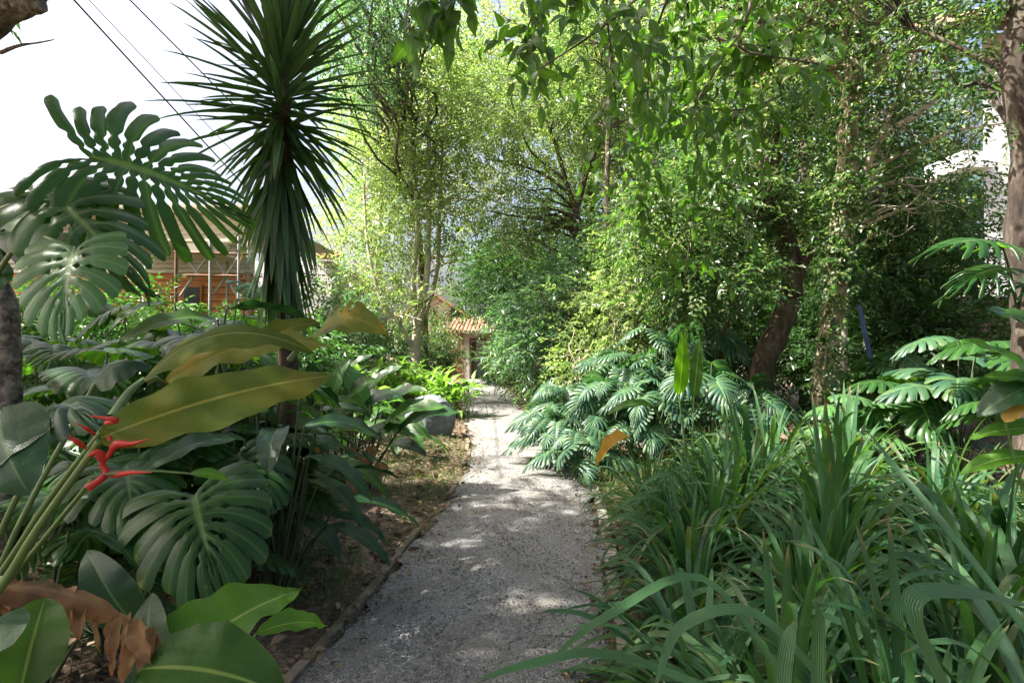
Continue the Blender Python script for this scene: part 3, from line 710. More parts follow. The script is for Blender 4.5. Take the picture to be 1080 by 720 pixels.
# right white house: corner, balcony slab and eave
DR = 12.0
def rx(px): return at(px, 370, DR)[0]
def rz(py): return at(540, py, DR)[2]
root = empty('white_villa', (rx(1040), DR, 0), 'two storey white villa with balcony and tiled eave at the right edge', 'house')
g = G(); z1 = rz(32); fp = [(rx(1040), DR), (rx(1300), DR), (rx(1300) + 9, DR + 8), (rx(1040) + 7, DR + 8)]
g.add([(x, y, 0) for x, y in fp] + [(x, y, z1) for x, y in fp], [(3,2,1,0), (4,5,6,7), (0,1,5,4), (1,2,6,5), (2,3,7,6), (3,0,4,7)]); g.build('wall', M['render'], root, smooth=False)
g = G(); box(g, (rx(1006), DR - .3, rz(180)), (rx(1040) - .003, DR + .8, rz(163))); g.build('balcony', M['render'], root, smooth=False)
g = G(); v0 = G(); tiled_roof(g, rx(985), rx(1310), DR - 1.1, rz(44), DR + .6, rz(44) + .75); g.build('roof', M['tile'], root, smooth=False)
g = G(); box(g, (rx(987), DR - 1.0, rz(44) - .22), (rx(1300), DR - .9, rz(44) - .085)); g.build('fascia', M['darkwood'], root, smooth=False)
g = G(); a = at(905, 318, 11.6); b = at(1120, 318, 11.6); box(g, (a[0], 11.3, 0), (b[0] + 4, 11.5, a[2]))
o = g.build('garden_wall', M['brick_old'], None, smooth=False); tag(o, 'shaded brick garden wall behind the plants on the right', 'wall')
g2 = G(); box(g2, (a[0] - .04, 11.26, a[2] + .002), (b[0] + 4, 11.54, a[2] + .07)); g2.build('coping', M['concrete'], o, smooth=False)

# cables
def cable(a, b, r, label, sag=.35):
    g = G(); m_ = (a + b) / 2 - V(0, 0, sag); tube(g, [a, m_, b], r, r, 5, n=24); tag(g.build('overhead_cable', M['cable']), label, 'cable', 'cables crossing the sky at top left')
cable(at(-60, -150, 5.2), at(400, 345, 24), .012, 'thick lower one of the two joined black cables at top left', .1)
cable(at(-60, -162, 5.2), at(395, 318, 24), .006, 'thin upper one of the two joined black cables at top left', .0)
cable(at(95, -42, 6.5), at(440, 300, 26), .010, 'single black cable passing behind the yucca crown', .1)

# ================================================================== trees
def tr(pts): return [at(*p) for p in pts]
def grounded(p): q = p.copy(); q[2] = 0; return q
# shade tree over the viewer, left; grey speckled trunk at the left frame edge
b0 = at(4, 560, 2.9); b0[2] = -.05
t1 = [b0, at(5, 480, 2.9), at(6, 360, 2.95), at(-6, 300, 3.0), at(-45, 200, 3.1), at(-70, 60, 3.2), at(-60, -80, 3.4), at(-60, -300, 4.0), at(-40, -560, 4.6)]
brn = [at(-66, 60, 3.2), at(-30, 40, 3.1), at(0, 12, 3.05), at(26, -3, 3.05), at(60, -40, 3.1), at(140, -140, 3.6)]
shade = tree('shade_tree', 'grey speckled trunk at the left frame edge, its dark limb in the top left corner', 'tree',
     [(t1, .075, .06), (brn, .10, .05)],
     [(V(-4.8, 1.8, 8.3), V(3.2, 3.6, 1.3)), (V(-2.4, -.8, 8.3), V(3.0, 3.0, 1.2))],
     clumps=66, per=34, leafL=.18, twig=.5, nleaf=9, lmat='leaf_mid', bark='bark_grey', clump_r=.42, shell=.1, zmin=7.2)
g = G(); tube(g, [at(0, 56, 3.05), at(20, 48, 3.05), at(36, 46, 3.05), at(57, 42, 3.05)], .011, .003, 5, bump=.15, rg=rng(), n=9)
o = g.build('stub_twig', M['bark_grey'], shade)
g = G(); tube(g, [at(18, 8, 3.0), at(32, 4, 3.0), at(43, 2, 3.0)], .06, .05, 9, bump=.05, rg=rng(), n=6); g.build('sawn_limb', M['bark_grey'], shade)

tree('added_shade_tree', 'unseen leafy tree added out to the left to shade the path', 'tree',
     [([V(-8.6, 5.2, 0), V(-8.5, 5.2, 3), V(-8.2, 5, 6.5)], .2, .1)],
     [(V(-7.6, 3.0, 7.6), V(2.9, 3.4, 2.0)), (V(-9.4, 6.0, 7.4), V(2.4, 3.0, 2.2)), (V(-6.6, -.5, 6.8), V(2.6, 2.4, 1.6))],
     clumps=75, per=26, leafL=.18, twig=.5, nleaf=9, lmat='leaf_mid', bark='bark', clump_r=.45, shell=.1, zmin=4.6)  # out of view, put in to cast shade on path and beds
# far multi-stemmed pale tree left of the path
b = grounded(at(437, 400, 17))
tree('pale_trunk_tree', 'tall airy tree with several pale stems left of the path before the end house', 'tree',
     [([b, at(438, 385, 17), at(440, 350, 17), at(449, 300, 17), at(452, 240, 17), at(452, 130, 17.2), at(448, 30, 17.5)], .16, .04),
      ([at(438, 375, 17), at(424, 345, 16.8), at(402, 315, 16.6), at(388, 260, 16.6), at(384, 200, 16.6)], .08, .03),
      ([at(440, 355, 17.0), at(436, 300, 16.9), at(440, 230, 16.9), at(430, 120, 16.8), at(425, 40, 16.8)], .10, .03),
      ([at(441, 350, 17.1), at(460, 290, 17.4), at(464, 200, 17.5), at(470, 110, 17.6)], .10, .03)],
     [E(430, 130, 17, 68, 78, 2.0), E(405, 215, 16.8, 45, 55, 1.6), E(470, 110, 17.4, 50, 70, 1.6), E(395, 290, 16.5, 40, 30, 1.2), E(480, 225, 17.5, 38, 40, 1.2), E(440, 60, 17, 70, 40, 2.), E(455, 318, 16.5, 42, 26, 1.2), E(430, 210, 17, 50, 60, 1.5)],
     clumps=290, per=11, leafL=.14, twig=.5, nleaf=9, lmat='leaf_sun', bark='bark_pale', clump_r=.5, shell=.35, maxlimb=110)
b = grounded(at(398, 400, 20))
tree('yellowish_tree', 'pale yellow-green sparse tree behind the tall yucca on its right side', 'tree',
     [([b, at(396, 330, 20), at(402, 200, 20), at(398, 110, 20)], .16, .04)],
     [E(385, 240, 20, 42, 80, 1.8), E(375, 330, 19.5, 40, 40, 1.6), E(410, 120, 20, 45, 50, 1.8)],
     clumps=80, per=11, leafL=.16, twig=.55, nleaf=8, lmat='leaf_dry', bark='bark_pale', clump_r=.5, shell=.2)
b = grounded(at(560, 430, 11)) + V(0, 2.5, 0)
tree('upper_tree', 'dark bluish foliage against the sky right of the yucca crown', 'tree',
     [([grounded(at(448, 420, 20)), at(446, 300, 20), at(430, 150, 18), at(400, 0, 16), at(380, -80, 14)], .14, .05)],
     [E(378, 40, 13, 42, 62, 1.3), E(400, -30, 13, 80, 50, 1.6), E(380, 105, 13, 22, 20, .8)], clumps=80, per=12, leafL=.13, twig=.42, nleaf=9, lmat='leaf_blue', bark='bark', clump_r=.33, shell=.2)
# dark branching tree right of centre
tree('fan_branched_tree', 'tree with dark slender fanned branches standing right of the path end', 'tree',
     [([grounded(at(640, 420, 15)), at(635, 340, 15), at(620, 270, 15), at(610, 235, 15), at(598, 195, 15), at(585, 150, 15), at(560, 90, 15)], .13, .03),
      ([at(612, 240, 15), at(604, 210, 15), at(575, 185, 15), at(540, 172, 15), at(512, 168, 15)], .06, .02),
      ([at(600, 200, 15), at(590, 185, 15), at(560, 160, 15), at(548, 130, 14.8)], .05, .015),
      ([at(608, 225, 15), at(620, 180, 15), at(640, 130, 15), at(650, 60, 15)], .07, .02)],
     [E(570, 120, 15, 75, 75, 2.0), E(540, 215, 15, 45, 45, 1.4), E(640, 90, 15, 60, 90, 1.8), E(575, 230, 15.5, 55, 40, 1.4)],
     clumps=200, per=12, leafL=.13, twig=.42, nleaf=9, lmat='leaf_sun', bark='bark_brown', clump_r=.42, shell=.2, maxlimb=90)
tree('round_dark_tree', 'dense dark green rounded tree above the end of the path', 'tree',
     [([grounded(at(548, 400, 23)), at(545, 350, 23), at(540, 300, 23)], .16, .06)],
     [E(530, 300, 23, 42, 40, 1.7), E(560, 330, 23, 38, 35, 1.5), E(545, 265, 23, 28, 25, 1.2)],
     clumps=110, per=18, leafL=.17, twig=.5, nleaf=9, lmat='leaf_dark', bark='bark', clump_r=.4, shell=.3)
tree('slender_tree', 'narrow straight trunk rising through green leaves left of the hanging leaf curtain', 'tree',
     [([grounded(at(640, 430, 13)), at(641, 330, 13), at(640, 240, 13), at(642, 130, 13), at(648, -40, 13)], .09, .05)],
     [E(650, 60, 13, 60, 90, 1.8), E(620, -20, 13.4, 70, 60, 1.8), E(640, 190, 12.9, 26, 60, .7)], clumps=60, per=12, leafL=.12, nleaf=9, lmat='leaf_mid', bark='bark', clump_r=.4, shell=.2)
tree('feathery_shrub', 'large bluish green feathery shrub right of the path end', 'shrub',
     [([grounded(at(590, 440, 14)), at(590, 390, 14), at(600, 330, 14)], .06, .02), ([grounded(at(620, 440, 14)) , at(612, 390, 13.6), at(598, 350, 13.3), at(590, 330, 13.3)], .05, .02)],
     [E(595, 320, 14, 60, 48, 1.3), E(580, 370, 13.5, 45, 35, 1.1), E(640, 300, 13.5, 45, 45, 1.2)],
     clumps=140, per=15, leafL=.13, twig=.4, nleaf=10, lmat='leaf_blue', bark='bark_pale', clump_r=.32, shell=.25)
tree('sunlit_shrub', 'sunlit yellow-green shrub between the feathery shrub and the split-leaf plants', 'shrub',
     [([grounded(at(640, 440, 12)), at(640, 390, 12), at(650, 340, 12)], .05, .02), ([grounded(at(618, 440, 11.8)), at(612, 400, 11.8), at(600, 365, 11.8)], .025, .012)],
     [E(650, 330, 12, 50, 48, 1.1), E(690, 270, 12, 40, 50, 1.1), E(625, 385, 11.6, 35, 30, .9)],
     clumps=85, per=18, leafL=.12, twig=.36, nleaf=9, lmat='leaf_sun', bark='bark_pale', clump_r=.3, shell=.25, bare=1)
tree('low_shrub', 'low tangled shrub with light stems at the right of the far path', 'shrub',
     [([grounded(at(560, 430, 18)), at(560, 410, 18), at(565, 390, 18)], .03, .01)],
     [E(560, 400, 18, 34, 24, .9), E(585, 415, 14, 30, 22, .7)], clumps=50, per=12, leafL=.10, twig=.32, nleaf=9, lmat='leaf_mid', bark='bark', clump_r=.24, shell=.2)
tree('dark_pot_shrub', 'small dark shrub touching the right side of the end door', 'shrub',
     [([grounded(at(527, 402, 27)), at(527, 392, 27), at(527, 385, 27)], .03, .01)],
     [E(527, 391, 27, 15, 12, .6)], clumps=22, per=14, leafL=.12, twig=.3, nleaf=9, lmat='leaf_dark', bark='bark', clump_r=.18, shell=.2)
# right side: big mossy trunk, leaning brown trunk, background trees
mossy = tree('mossy_tree', 'tall mossy vine-wrapped trunk, sunlit on its left, right of centre', 'tree',
     [([grounded(at(866, 480, 8)), at(868, 440, 8), at(872, 380, 8), at(882, 300, 8), at(884, 250, 8), at(892, 190, 8), at(896, 120, 8), at(905, 40, 8), at(908, -60, 8), at(915, -300, 8)], .17, .10)],
     [E(900, -60, 8, 150, 70, 2.2), E(830, 20, 8.5, 80, 70, 1.6), E(960, 60, 8.5, 60, 60, 1.4)],
     clumps=75, per=11, leafL=.12, twig=.42, nleaf=9, lmat='leaf_mid', bark='bark_moss', clump_r=.42, shell=.2, sides=14)
leaning = tree('leaning_tree', 'rough brown trunk leaning right behind the strap-leaf bed', 'tree',
     [([grounded(at(792, 490, 8.6)), at(798, 430, 8.6), at(806, 380, 8.6), at(826, 335, 8.6), at(836, 290, 8.7), at(815, 200, 9), at(812, 120, 9.2), at(800, 20, 9.4), at(790, -120, 9.6)], .20, .11),
      ([at(832, 310, 8.7), at(852, 270, 8.6), at(880, 235, 8.6), at(930, 200, 8.8)], .09, .04)],
     [E(790, 60, 9.4, 95, 80, 1.8), E(740, -60, 9.4, 120, 70, 2.0), E(780, 180, 9.6, 60, 50, 1.2)],
     clumps=75, per=11, leafL=.12, twig=.42, nleaf=9, lmat='leaf_sun', bark='bark_brown', clump_r=.42, shell=.2, sides=12)
tree('right_edge_tree', 'thick dark trunk at the right edge before the white villa wall', 'tree',
     [([grounded(at(1087, 540, 5.2)), at(1086, 420, 5.2), at(1084, 330, 5.2), at(1078, 240, 5.2), at(1082, 150, 5.2), at(1072, 90, 5.2), at(1076, 0, 5.3), at(1092, -150, 5.4)], .125, .10),
      ([at(1076, 110, 5.2), at(1052, 70, 5.4), at(1034, 62, 5.6), at(990, 40, 6), at(960, 30, 6.3)], .035, .015),
      ([at(1080, 150, 5.2), at(1056, 118, 5.5), at(1038, 88, 5.9), at(1012, 92, 6.2)], .03, .02)],
     [E(1070, -40, 5.4, 120, 60, 1.2), E(1030, 20, 6, 60, 35, .8), E(1090, 60, 5.2, 40, 60, .6), E(960, -120, 5.5, 160, 60, 1.6)],
     clumps=75, per=10, leafL=.10, twig=.34, nleaf=9, lmat='leaf_mid', bark='bark_shaded', clump_r=.3, shell=.2, sides=14)
tree('bare_limbed_tree', 'tree with long pale bare limbs crossing before the villa balcony', 'tree',
     [([grounded(at(890, 440, 10)), at(890, 330, 10), at(900, 230, 9.6), at(925, 152, 9.2), at(965, 122, 9), at(990, 100, 9), at(1005, 70, 9)], .08, .03),
      ([at(905, 215, 9.5), at(930, 175, 9.4), at(958, 160, 9.2), at(1000, 140, 9), at(1060, 130, 8.8)], .04, .012),
      ([at(925, 152, 9.2), at(950, 95, 9), at(972, 45, 8.8), at(1000, -10, 8.6)], .04, .02)],
     [E(950, 190, 9.4, 60, 60, 1.2), E(925, 100, 9.5, 50, 60, 1.2), E(985, 120, 9.4, 36, 36, .8)],
     clumps=70, per=9, leafL=.11, twig=.4, nleaf=8, lmat='leaf_mid', bark='bark_pale', clump_r=.33, shell=.2, bare=1)
tree('hedge_tree', 'small-leaved dark tree before the balcony and the villa wall', 'tree',
     [([grounded(at(965, 440, 10.6)), at(965, 330, 10.6), at(960, 260, 10.6), at(955, 180, 10.6)], .08, .03)],
     [E(950, 250, 10.6, 62, 50, 1.0), E(1000, 265, 10.4, 45, 34, .8), E(915, 190, 10.6, 40, 60, .9), E(905, 290, 10.2, 40, 40, .9)],
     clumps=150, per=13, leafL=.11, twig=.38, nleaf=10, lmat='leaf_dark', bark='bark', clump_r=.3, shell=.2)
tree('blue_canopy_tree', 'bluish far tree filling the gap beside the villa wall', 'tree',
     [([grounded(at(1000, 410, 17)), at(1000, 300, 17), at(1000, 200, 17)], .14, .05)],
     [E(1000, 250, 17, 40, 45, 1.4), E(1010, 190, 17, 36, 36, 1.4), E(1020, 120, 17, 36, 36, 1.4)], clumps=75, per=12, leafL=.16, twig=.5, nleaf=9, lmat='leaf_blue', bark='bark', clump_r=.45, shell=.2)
tree('vine_tree', 'light green drooping sprays before the leaning brown trunk', 'shrub',
     [([grounded(at(752, 470, 9.4)), at(756, 400, 9.2), at(775, 300, 8.6), at(800, 220, 8.2)], .05, .015), ([at(756, 400, 9.2), at(740, 330, 8.8), at(730, 270, 8.5)], .03, .01)],
     [E(795, 240, 8.8, 58, 60, .7), E(755, 300, 8.2, 50, 42, .8), E(725, 240, 8.4, 60, 80, .8), E(785, 160, 8.9, 66, 60, .7)],
     clumps=120, per=17, leafL=.09, twig=.34, nleaf=9, lmat='leaf_mid', bark='bark', clump_r=.2, shell=.2, droop=.3, hang=.3, lw=.5)
# far backdrop trees
far = [('broad far tree whose crown fills the top centre above the fan branches', 560, 40, 22, 110, 110, 'leaf_dry', 640),
       ('far tree behind the leaf curtain with pale olive foliage', 690, 80, 20, 110, 130, 'leaf_dry', 690),
       ('far tree behind the leaning brown trunk', 790, 120, 18, 100, 150, 'leaf_mid', 800),
       ('far tree behind the mossy trunk', 890, 90, 17, 90, 160, 'leaf_sun', 880),
       ('far dark tree left of the villa balcony', 950, 260, 19, 90, 110, 'leaf_dark', 950),
       ('mid-height far tree behind the feathery shrub', 630, 260, 21, 80, 90, 'leaf_mid', 620),
       ('mid-height far tree behind the drooping sprays', 730, 270, 17, 90, 100, 'leaf_dark', 740),
       ('far tree with olive foliage above the brick garden wall', 850, 290, 15, 80, 90, 'leaf_dry', 850),
       ('faint tall tree standing behind the pale-stemmed tree', 470, 150, 27, 80, 130, 'leaf_dry', 440)]
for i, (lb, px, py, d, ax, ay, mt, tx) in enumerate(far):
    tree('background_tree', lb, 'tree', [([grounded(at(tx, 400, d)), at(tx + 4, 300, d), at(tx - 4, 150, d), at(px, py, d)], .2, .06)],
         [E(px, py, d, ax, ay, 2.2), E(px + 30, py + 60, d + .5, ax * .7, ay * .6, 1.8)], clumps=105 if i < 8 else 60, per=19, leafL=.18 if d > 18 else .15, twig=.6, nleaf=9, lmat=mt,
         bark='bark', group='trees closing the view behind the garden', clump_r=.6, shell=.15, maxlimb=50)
for i, (lb, px, d, h) in enumerate([('far dark bush at the foot of the fan-branched tree', 690, 15, 60), ('far dark bush behind the leaning brown trunk', 770, 14, 70), ('far dark bush between the leaning and mossy trunks', 850, 13, 55),
                            ('far bush by the left end of the brick garden wall', 905, 13, 45), ('dark bush before the timber wall at the far left', 30, 9.5, 60), ('dark bush before the timber wall under the scaffold', 125, 9.5, 50), ('dark bush before the timber wall beside the scaffold', 225, 9.5, 22), ('dark bush before the white house wall', 300, 10.5, 30),
                            ('bush hiding the left wall of the end house', 452, 26, 52), ('bush before the cream wall right of the end door', 540, 26, 36), ('small bush left of the brick corner of the end house', 462, 27, 34),
     ('bush before the brick garden wall, left part', 930, 10.6, 52), ('bush before the brick garden wall, right part', 1000, 10.3, 50),
                            ('bluish bush in the gap under the perforated yellow-green leaf', 330, 14, 60), ('dark bush behind the sunny broad-leaved bank left of the path', 385, 18, 40)]):
    tree('background_bush', lb, 'bush', [([grounded(at(px, 400, d)), at(px + 3, 385, d), at(px, 350, d)], .05, .02)],
         [E(px, 400 - h * .7, d, 55 if i not in (8, 9, 10) else (34, 20, 12)[i - 8], h * (.7 if i in (8, 9, 10) else 1), 1.2)], clumps=55, per=14, leafL=.13, twig=.4, nleaf=9, lmat='leaf_blue' if i >= 13 else ('leaf_mid' if i in (8, 9, 10) else 'leaf_dark'), bark='bark', group='bushes behind the beds', clump_r=.35, shell=.2)

# overhanging near tree: large pointed leaves across the top, curtain hanging at right of centre
def hang_tree():
    base = V(3.4, -1.2, 0)
    T = [base, V(3.3, -.9, 2.0), V(3.0, -.2, 3.6), V(2.3, 1.2, 4.8), V(1.5, 2.6, 4.9), at(760, -150, 3.6)]
    rg = rng(); root = empty('overhanging_tree', base, 'near tree whose large pointed leaves hang across the top of the view', 'tree')
    g = G(); tube(g, T, .13, .035, 10, n=24, bump=.06, rg=rg); g.build('trunk', M['bark'], root)
    g = G(); lf = G(); hi = small_leaf('hi', .40); j = at(760, -150, 3.6)
    limbs = [([j, at(700, -40, 2.6), at(668, 2, 2.4), at(620, 40, 2.35), at(570, 72, 2.35)], .009, .003),
             ([at(700, -40, 2.6), at(676, 20, 2.4), at(672, 55, 2.4), at(690, 94, 2.4)], .005, .002),
             ([j, at(600, -90, 2.4), at(520, -40, 2.2), at(480, -8, 2.15), at(452, 10, 2.15)], .012, .003),
             ([at(520, -40, 2.2), at(440, -30, 2.1), at(430, 10, 2.1), at(428, 40, 2.1)], .006, .002),
             ([j, at(800, -60, 3.2), at(790, 10, 3.0), at(780, 50, 2.9), at(830, 62, 2.9), at(880, 70, 2.9)], .014, .003),
             ([at(790, 20, 3.0), at(745, 90, 3.0), at(738, 112, 3.0), at(790, 115, 3.0), at(825, 100, 3.0)], .006, .003),
             ([j, at(720, -40, 3.5), at(690, 40, 3.9), at(680, 130, 4.1), at(672, 230, 4.2)], .014, .003),
             ([at(720, -40, 3.5), at(730, 60, 3.9), at(735, 170, 4.0), at(722, 300, 4.1)], .012, .003),
             ([j, at(640, -60, 3.2), at(590, -20, 3.2), at(560, 20, 3.2), at(545, 75, 3.2)], .01, .003),
             ([at(640, -60, 3.2), at(640, 10, 3.4), at(648, 90, 3.6), at(655, 180, 3.8)], .01, .003)]
    for P, r0, r1 in limbs: tube(g, P, r0, r1, 6, n=16, bump=.04, rg=rg)
    # leaves along hanging twiglets
    def twiglet(p, L, n, ll, dirn):
        d = nrm(dirn + rg.normal(0, .25, 3)); q = p + d * L * .5 + V(0, 0, -.05 * L); e = p + d * L + V(0, 0, -.35 * L)
        tube(g, [p, q, e], .0022, .001, 4, n=5); C_ = smooth_path([p, q, e], n)
        side = nrm(np.cross(d, V(0, 0, 1)) + .001)
        D = np.where(np.arange(n)[:, None] % 2 == 0, 1, -1) * side * .55 + d * .55 + V(0, 0, -.45) + rg.normal(0, .22, (n, 3))
        D[-1] = d * .3 + V(0, 0, -1)
        inst(lf, *hi, C_, frames(D, rg.normal(0, .6, (n, 3)) + V(0, -.6, .5)), ll * rg.uniform(.7, 1.15, n))
    def strew(seg, n, L, nl, ll, t0=.15, sd=.12):
        P = smooth_path([p for p in seg], 60)
        for _ in range(n):
            p = P[int(rg.uniform(t0, 1) * 59)] + rg.normal(0, sd * .3, 3)
            twiglet(p, L * rg.uniform(.6, 1.2), nl, ll, nrm(rg.normal(0, 1, 3) + V(0, 0, -.6)))
    strew(limbs[0][0], 12, .2, 6, .105, .15); strew(limbs[1][0], 6, .14, 5, .10, .5)
    strew(limbs[2][0], 5, .12, 5, .13, .72, .05); strew(limbs[3][0], 4, .08, 3, .14, .5, .04)
    strew(limbs[4][0], 26, .26, 7, .12); strew(limbs[5][0], 16, .24, 7, .11)
    strew(limbs[6][0], 34, .30, 8, .12, .2, .35); strew(limbs[7][0], 34, .30, 8, .12, .2, .35)
    strew(limbs[8][0], 20, .22, 7, .12, .35, .15); strew(limbs[9][0], 14, .26, 7, .12, .3, .2)
    g.build('branches', M['bark'], root); lf.build('foliage', M['leaf_over'], root)
hang_tree()

# vine on the mossy trunk
rg = rng(); g = G(); gs = G(); P = smooth_path(tr([(866, 470, 7.85), (874, 380, 7.85), (884, 300, 7.84), (886, 250, 7.84), (893, 190, 7.84), (898, 120, 7.85), (906, 20, 7.85)]), 60)
tube(gs, P + V(-.05, 0, 0), .02, .01, 6, n=40, bump=.1, rg=rg)
k = np.clip(np.concatenate([rg.normal(c, 4.2, 105) for c in (8, 24, 38, 54)]), 0, 59).astype(int); pp = P[k] + rg.normal(0, .13, (420, 3)) * [1, .7, 1]
inst(g, *spray(rg, small_leaf('hi', .6), 7, .26, .10, .5, hang=.5), pp, frames(rg.normal(0, 1, (420, 3)) * [1.0, 1, .7] + V(0, -.3, -.2), rg.normal(0, .5, (420, 3)) + V(0, 0, 1)), rg.uniform(.5, 1.1, 420))
root = empty('climbing_vine', P[0], 'leafy vine clinging to the tall mossy trunk', 'vine')
gs.build('stem', M['bark_moss'], root); g.build('foliage', M['leaf_mid'], root, smooth=False)

# ------------------------------------------------------------------ yucca
def yucca():
    rg = rng(); d = 4.3; top = at(297, 62, d); base = grounded(at(305, 470, d))
    root = empty('tall_yucca', base, 'tall yucca with a spiky crown and a skirt of long hanging blades', 'yucca')
    g = G(); tube(g, [base, at(304, 400, d), at(302, 300, d), at(300, 180, d), at(298, 80, d)], .075, .05, 12, n=30, bump=.12, rg=rg); g.build('trunk', M['bark_brown'], root)
    def sword(g, p, dirv, L, w, sag, nl=7):
        blade(g, p, dirv, L, w, rg, bendk=sag, nl=nl, fold=.5, tipk=.75)
    g = G()
    ga = 2.399
    for i in range(190):
        t = i / 190; a = i * ga; a += rg.normal(0, .25); el = math.radians(80 - 104 * t + rg.normal(0, 11))
        p = top + V(.03 * math.cos(a), .03 * math.sin(a), .22 - .80 * t)
        dv = V(math.cos(a) * math.cos(el), math.sin(a) * math.cos(el), math.sin(el))
        sword(g, p, dv, rg.uniform(.55, .96), rg.uniform(.045, .07), rg.uniform(0, .12) + .3 * t * rg.uniform(.3, 1.3))
    g.build('crown', M['yucca'], root)
    g = G()
    for i in range(170):
        t = i / 170; a = i * ga; a += rg.normal(0, .3); el = math.radians(-34 - 50 * min(1, t * 1.5) + rg.normal(0, 8))
        p = top + V(.05 * math.cos(a), .05 * math.sin(a), -.45 - 1.05 * t)
        dv = V(math.cos(a) * math.cos(el), math.sin(a) * math.cos(el), math.sin(el))
        sword(g, p, dv, rg.uniform(.5, .85), rg.uniform(.045, .07), rg.uniform(.1, .6))
    g.build('hanging_leaves', M['yucca'], root)
yucca()

# ------------------------------------------------------------------ monstera and other big leaves (left)
def petiole(par, a, b, r=.011, sag=.08, m='petiole'):
    g = G(); a = np.asarray(a, float); b = np.asarray(b, float); L = np.linalg.norm(b - a)
    tube(g, [a, a * .55 + b * .45 + V(0, 0, sag * L), b], r * 1.3, r * .7, 7, n=12); g.build('petiole', M[m], par).location = par.location if par.type == 'EMPTY' else (0, 0, 0)
def add_leaf(root, fn, m, label=None, pet=None, pr=.011, sag=.08, pm='petiole', **kw):
    g = G(); r = rng(); fn(g, rg=r, **kw); o = g.build('leaf', M[m], root)
    if label: o['label'] = label
    if pet is not None: 
        gg = G(); a = np.asarray(pet, float); b = np.asarray(kw['base'], float); L = np.linalg.norm(b - a)
        tube(gg, [a, a * .5 + b * .5 + V(0, 0, sag * L), b], pr * 1.3, pr * .75, 7, n=14)
        p = gg.build('petiole', M[pm]); p.parent = o
    return o
MH = dict(K=8, s0=.46, gap=.13, holes=((.17, .05, .55), (.32, .05, .5)), ns=22, nu=3)
# tall monstera at far left
mb = V(-2.75, 2.5, .0)
root = empty('tall_monstera', mb, 'tall monstera with huge perforated leaves against the sky at far left', 'monstera')
g = G(); tube(g, [mb, at(-40, 420, 2.5), at(-30, 320, 2.5), at(-20, 290, 2.45)], .05, .035, 8, n=16, bump=.1, rg=rng()); g.build('stem', M['petiole_dark'], root)
stem = at(-22, 300, 2.45)
add_leaf(root, lobed, 'monstera', 'largest leaf, dark against the white sky', pet=stem, base=at(96, 168, 2.35), tip=at(262, 235, 2.75), normal=V(.35, -.9, .55), width=.72, back=2.6, K=15, s0=.46, gap=.30, jit=.09,
         holes=((.17, .028, .7), (.36, .045, .55)), ns=48, nu=4, drop=.28, arch=.10, pr=.012, sag=.02)
add_leaf(root, lobed, 'monstera', None, pet=stem, base=at(50, 205, 2.25), tip=at(165, 318, 2.05), normal=V(.15, -.75, .8), width=.47, drop=.3, pr=.011, sag=.05, **MH)
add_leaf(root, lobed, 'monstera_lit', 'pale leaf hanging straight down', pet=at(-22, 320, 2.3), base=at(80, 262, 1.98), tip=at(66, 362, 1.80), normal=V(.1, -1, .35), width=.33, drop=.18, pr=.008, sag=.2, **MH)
add_leaf(root, lobed, 'monstera', None, pet=stem, base=at(10, 230, 2.5), tip=at(-50, 330, 2.2), normal=V(-.4, -.6, .8), width=.55, drop=.3, pr=.01, sag=.1, **MH)
add_leaf(root, lobed, 'monstera', None, pet=stem, base=at(25, 215, 2.7), tip=at(120, 190, 3.1), normal=V(.2, -.5, .9), width=.5, drop=.3, pr=.01, sag=.1, **MH)
# low monstera leaf lower left
mb = V(-1.75, 2.9, 0)
root = empty('low_monstera', mb, 'glossy dark split monstera leaves low in the left bed near the soil', 'monstera')
add_leaf(root, lobed, 'monstera', 'broad leaf facing the viewer', pet=mb, base=at(205, 522, 2.62), tip=at(232, 625, 2.35), normal=V(.1, -.75, .8), width=.58, drop=.3, arch=.12, **MH)
add_leaf(root, lobed, 'monstera', None, pet=mb, base=at(95, 500, 2.9), tip=at(70, 575, 2.7), normal=V(-.1, -.6, .8), width=.5, drop=.3, arch=.1, **MH)
add_leaf(root, lobed, 'monstera', None, pet=mb, base=at(250, 480, 3.2), tip=at(290, 540, 3.0), normal=V(.3, -.6, .8), width=.45, drop=.3, arch=.1, **MH)
# heliconia clump: yellow-olive paddle leaves and red bracts
hb = V(-1.75, 1.75, 0)
root = empty('red_heliconia', hb, 'heliconia with big olive paddle leaves and red claw-like bracts at left', 'heliconia')
cr = at(10, 640, 1.55)
for a, b, c_, r in (((-25, 700, 1.5), (20, 590, 1.45), (105, 465, 1.38), .011), ((-30, 690, 1.7), (30, 560, 1.6), (118, 440, 1.55), .009), ((-20, 650, 1.6), (20, 600, 1.55), (98, 505, 1.45), .007)):
    g = G(); p0 = at(*a); tube(g, [V(p0[0], p0[1] + .1, 0), p0, at(*b), at(*c_)], r * 1.5, r * .8, 8, n=18); g.build('stalk', M['petiole'], root)
add_leaf(root, paddle, 'paddle_olive', 'widest olive leaf, seen edge to edge', base=at(105, 462, 1.38), tip=at(352, 396, 1.75), normal=V(-.08, -.62, .62), width=.235, arch=.05, fold=.10, wave=.012, nl=30, nc=5, curl=.1)
add_leaf(root, paddle, 'paddle_olive', 'upper arching leaf with yellow middle', pet=at(118, 440, 1.6), base=at(152, 400, 1.75), tip=at(330, 372, 1.9), normal=V(-.35, -.45, .75), width=.24, arch=.22, fold=.12, wave=.012, nl=26, nc=5, curl=.2)
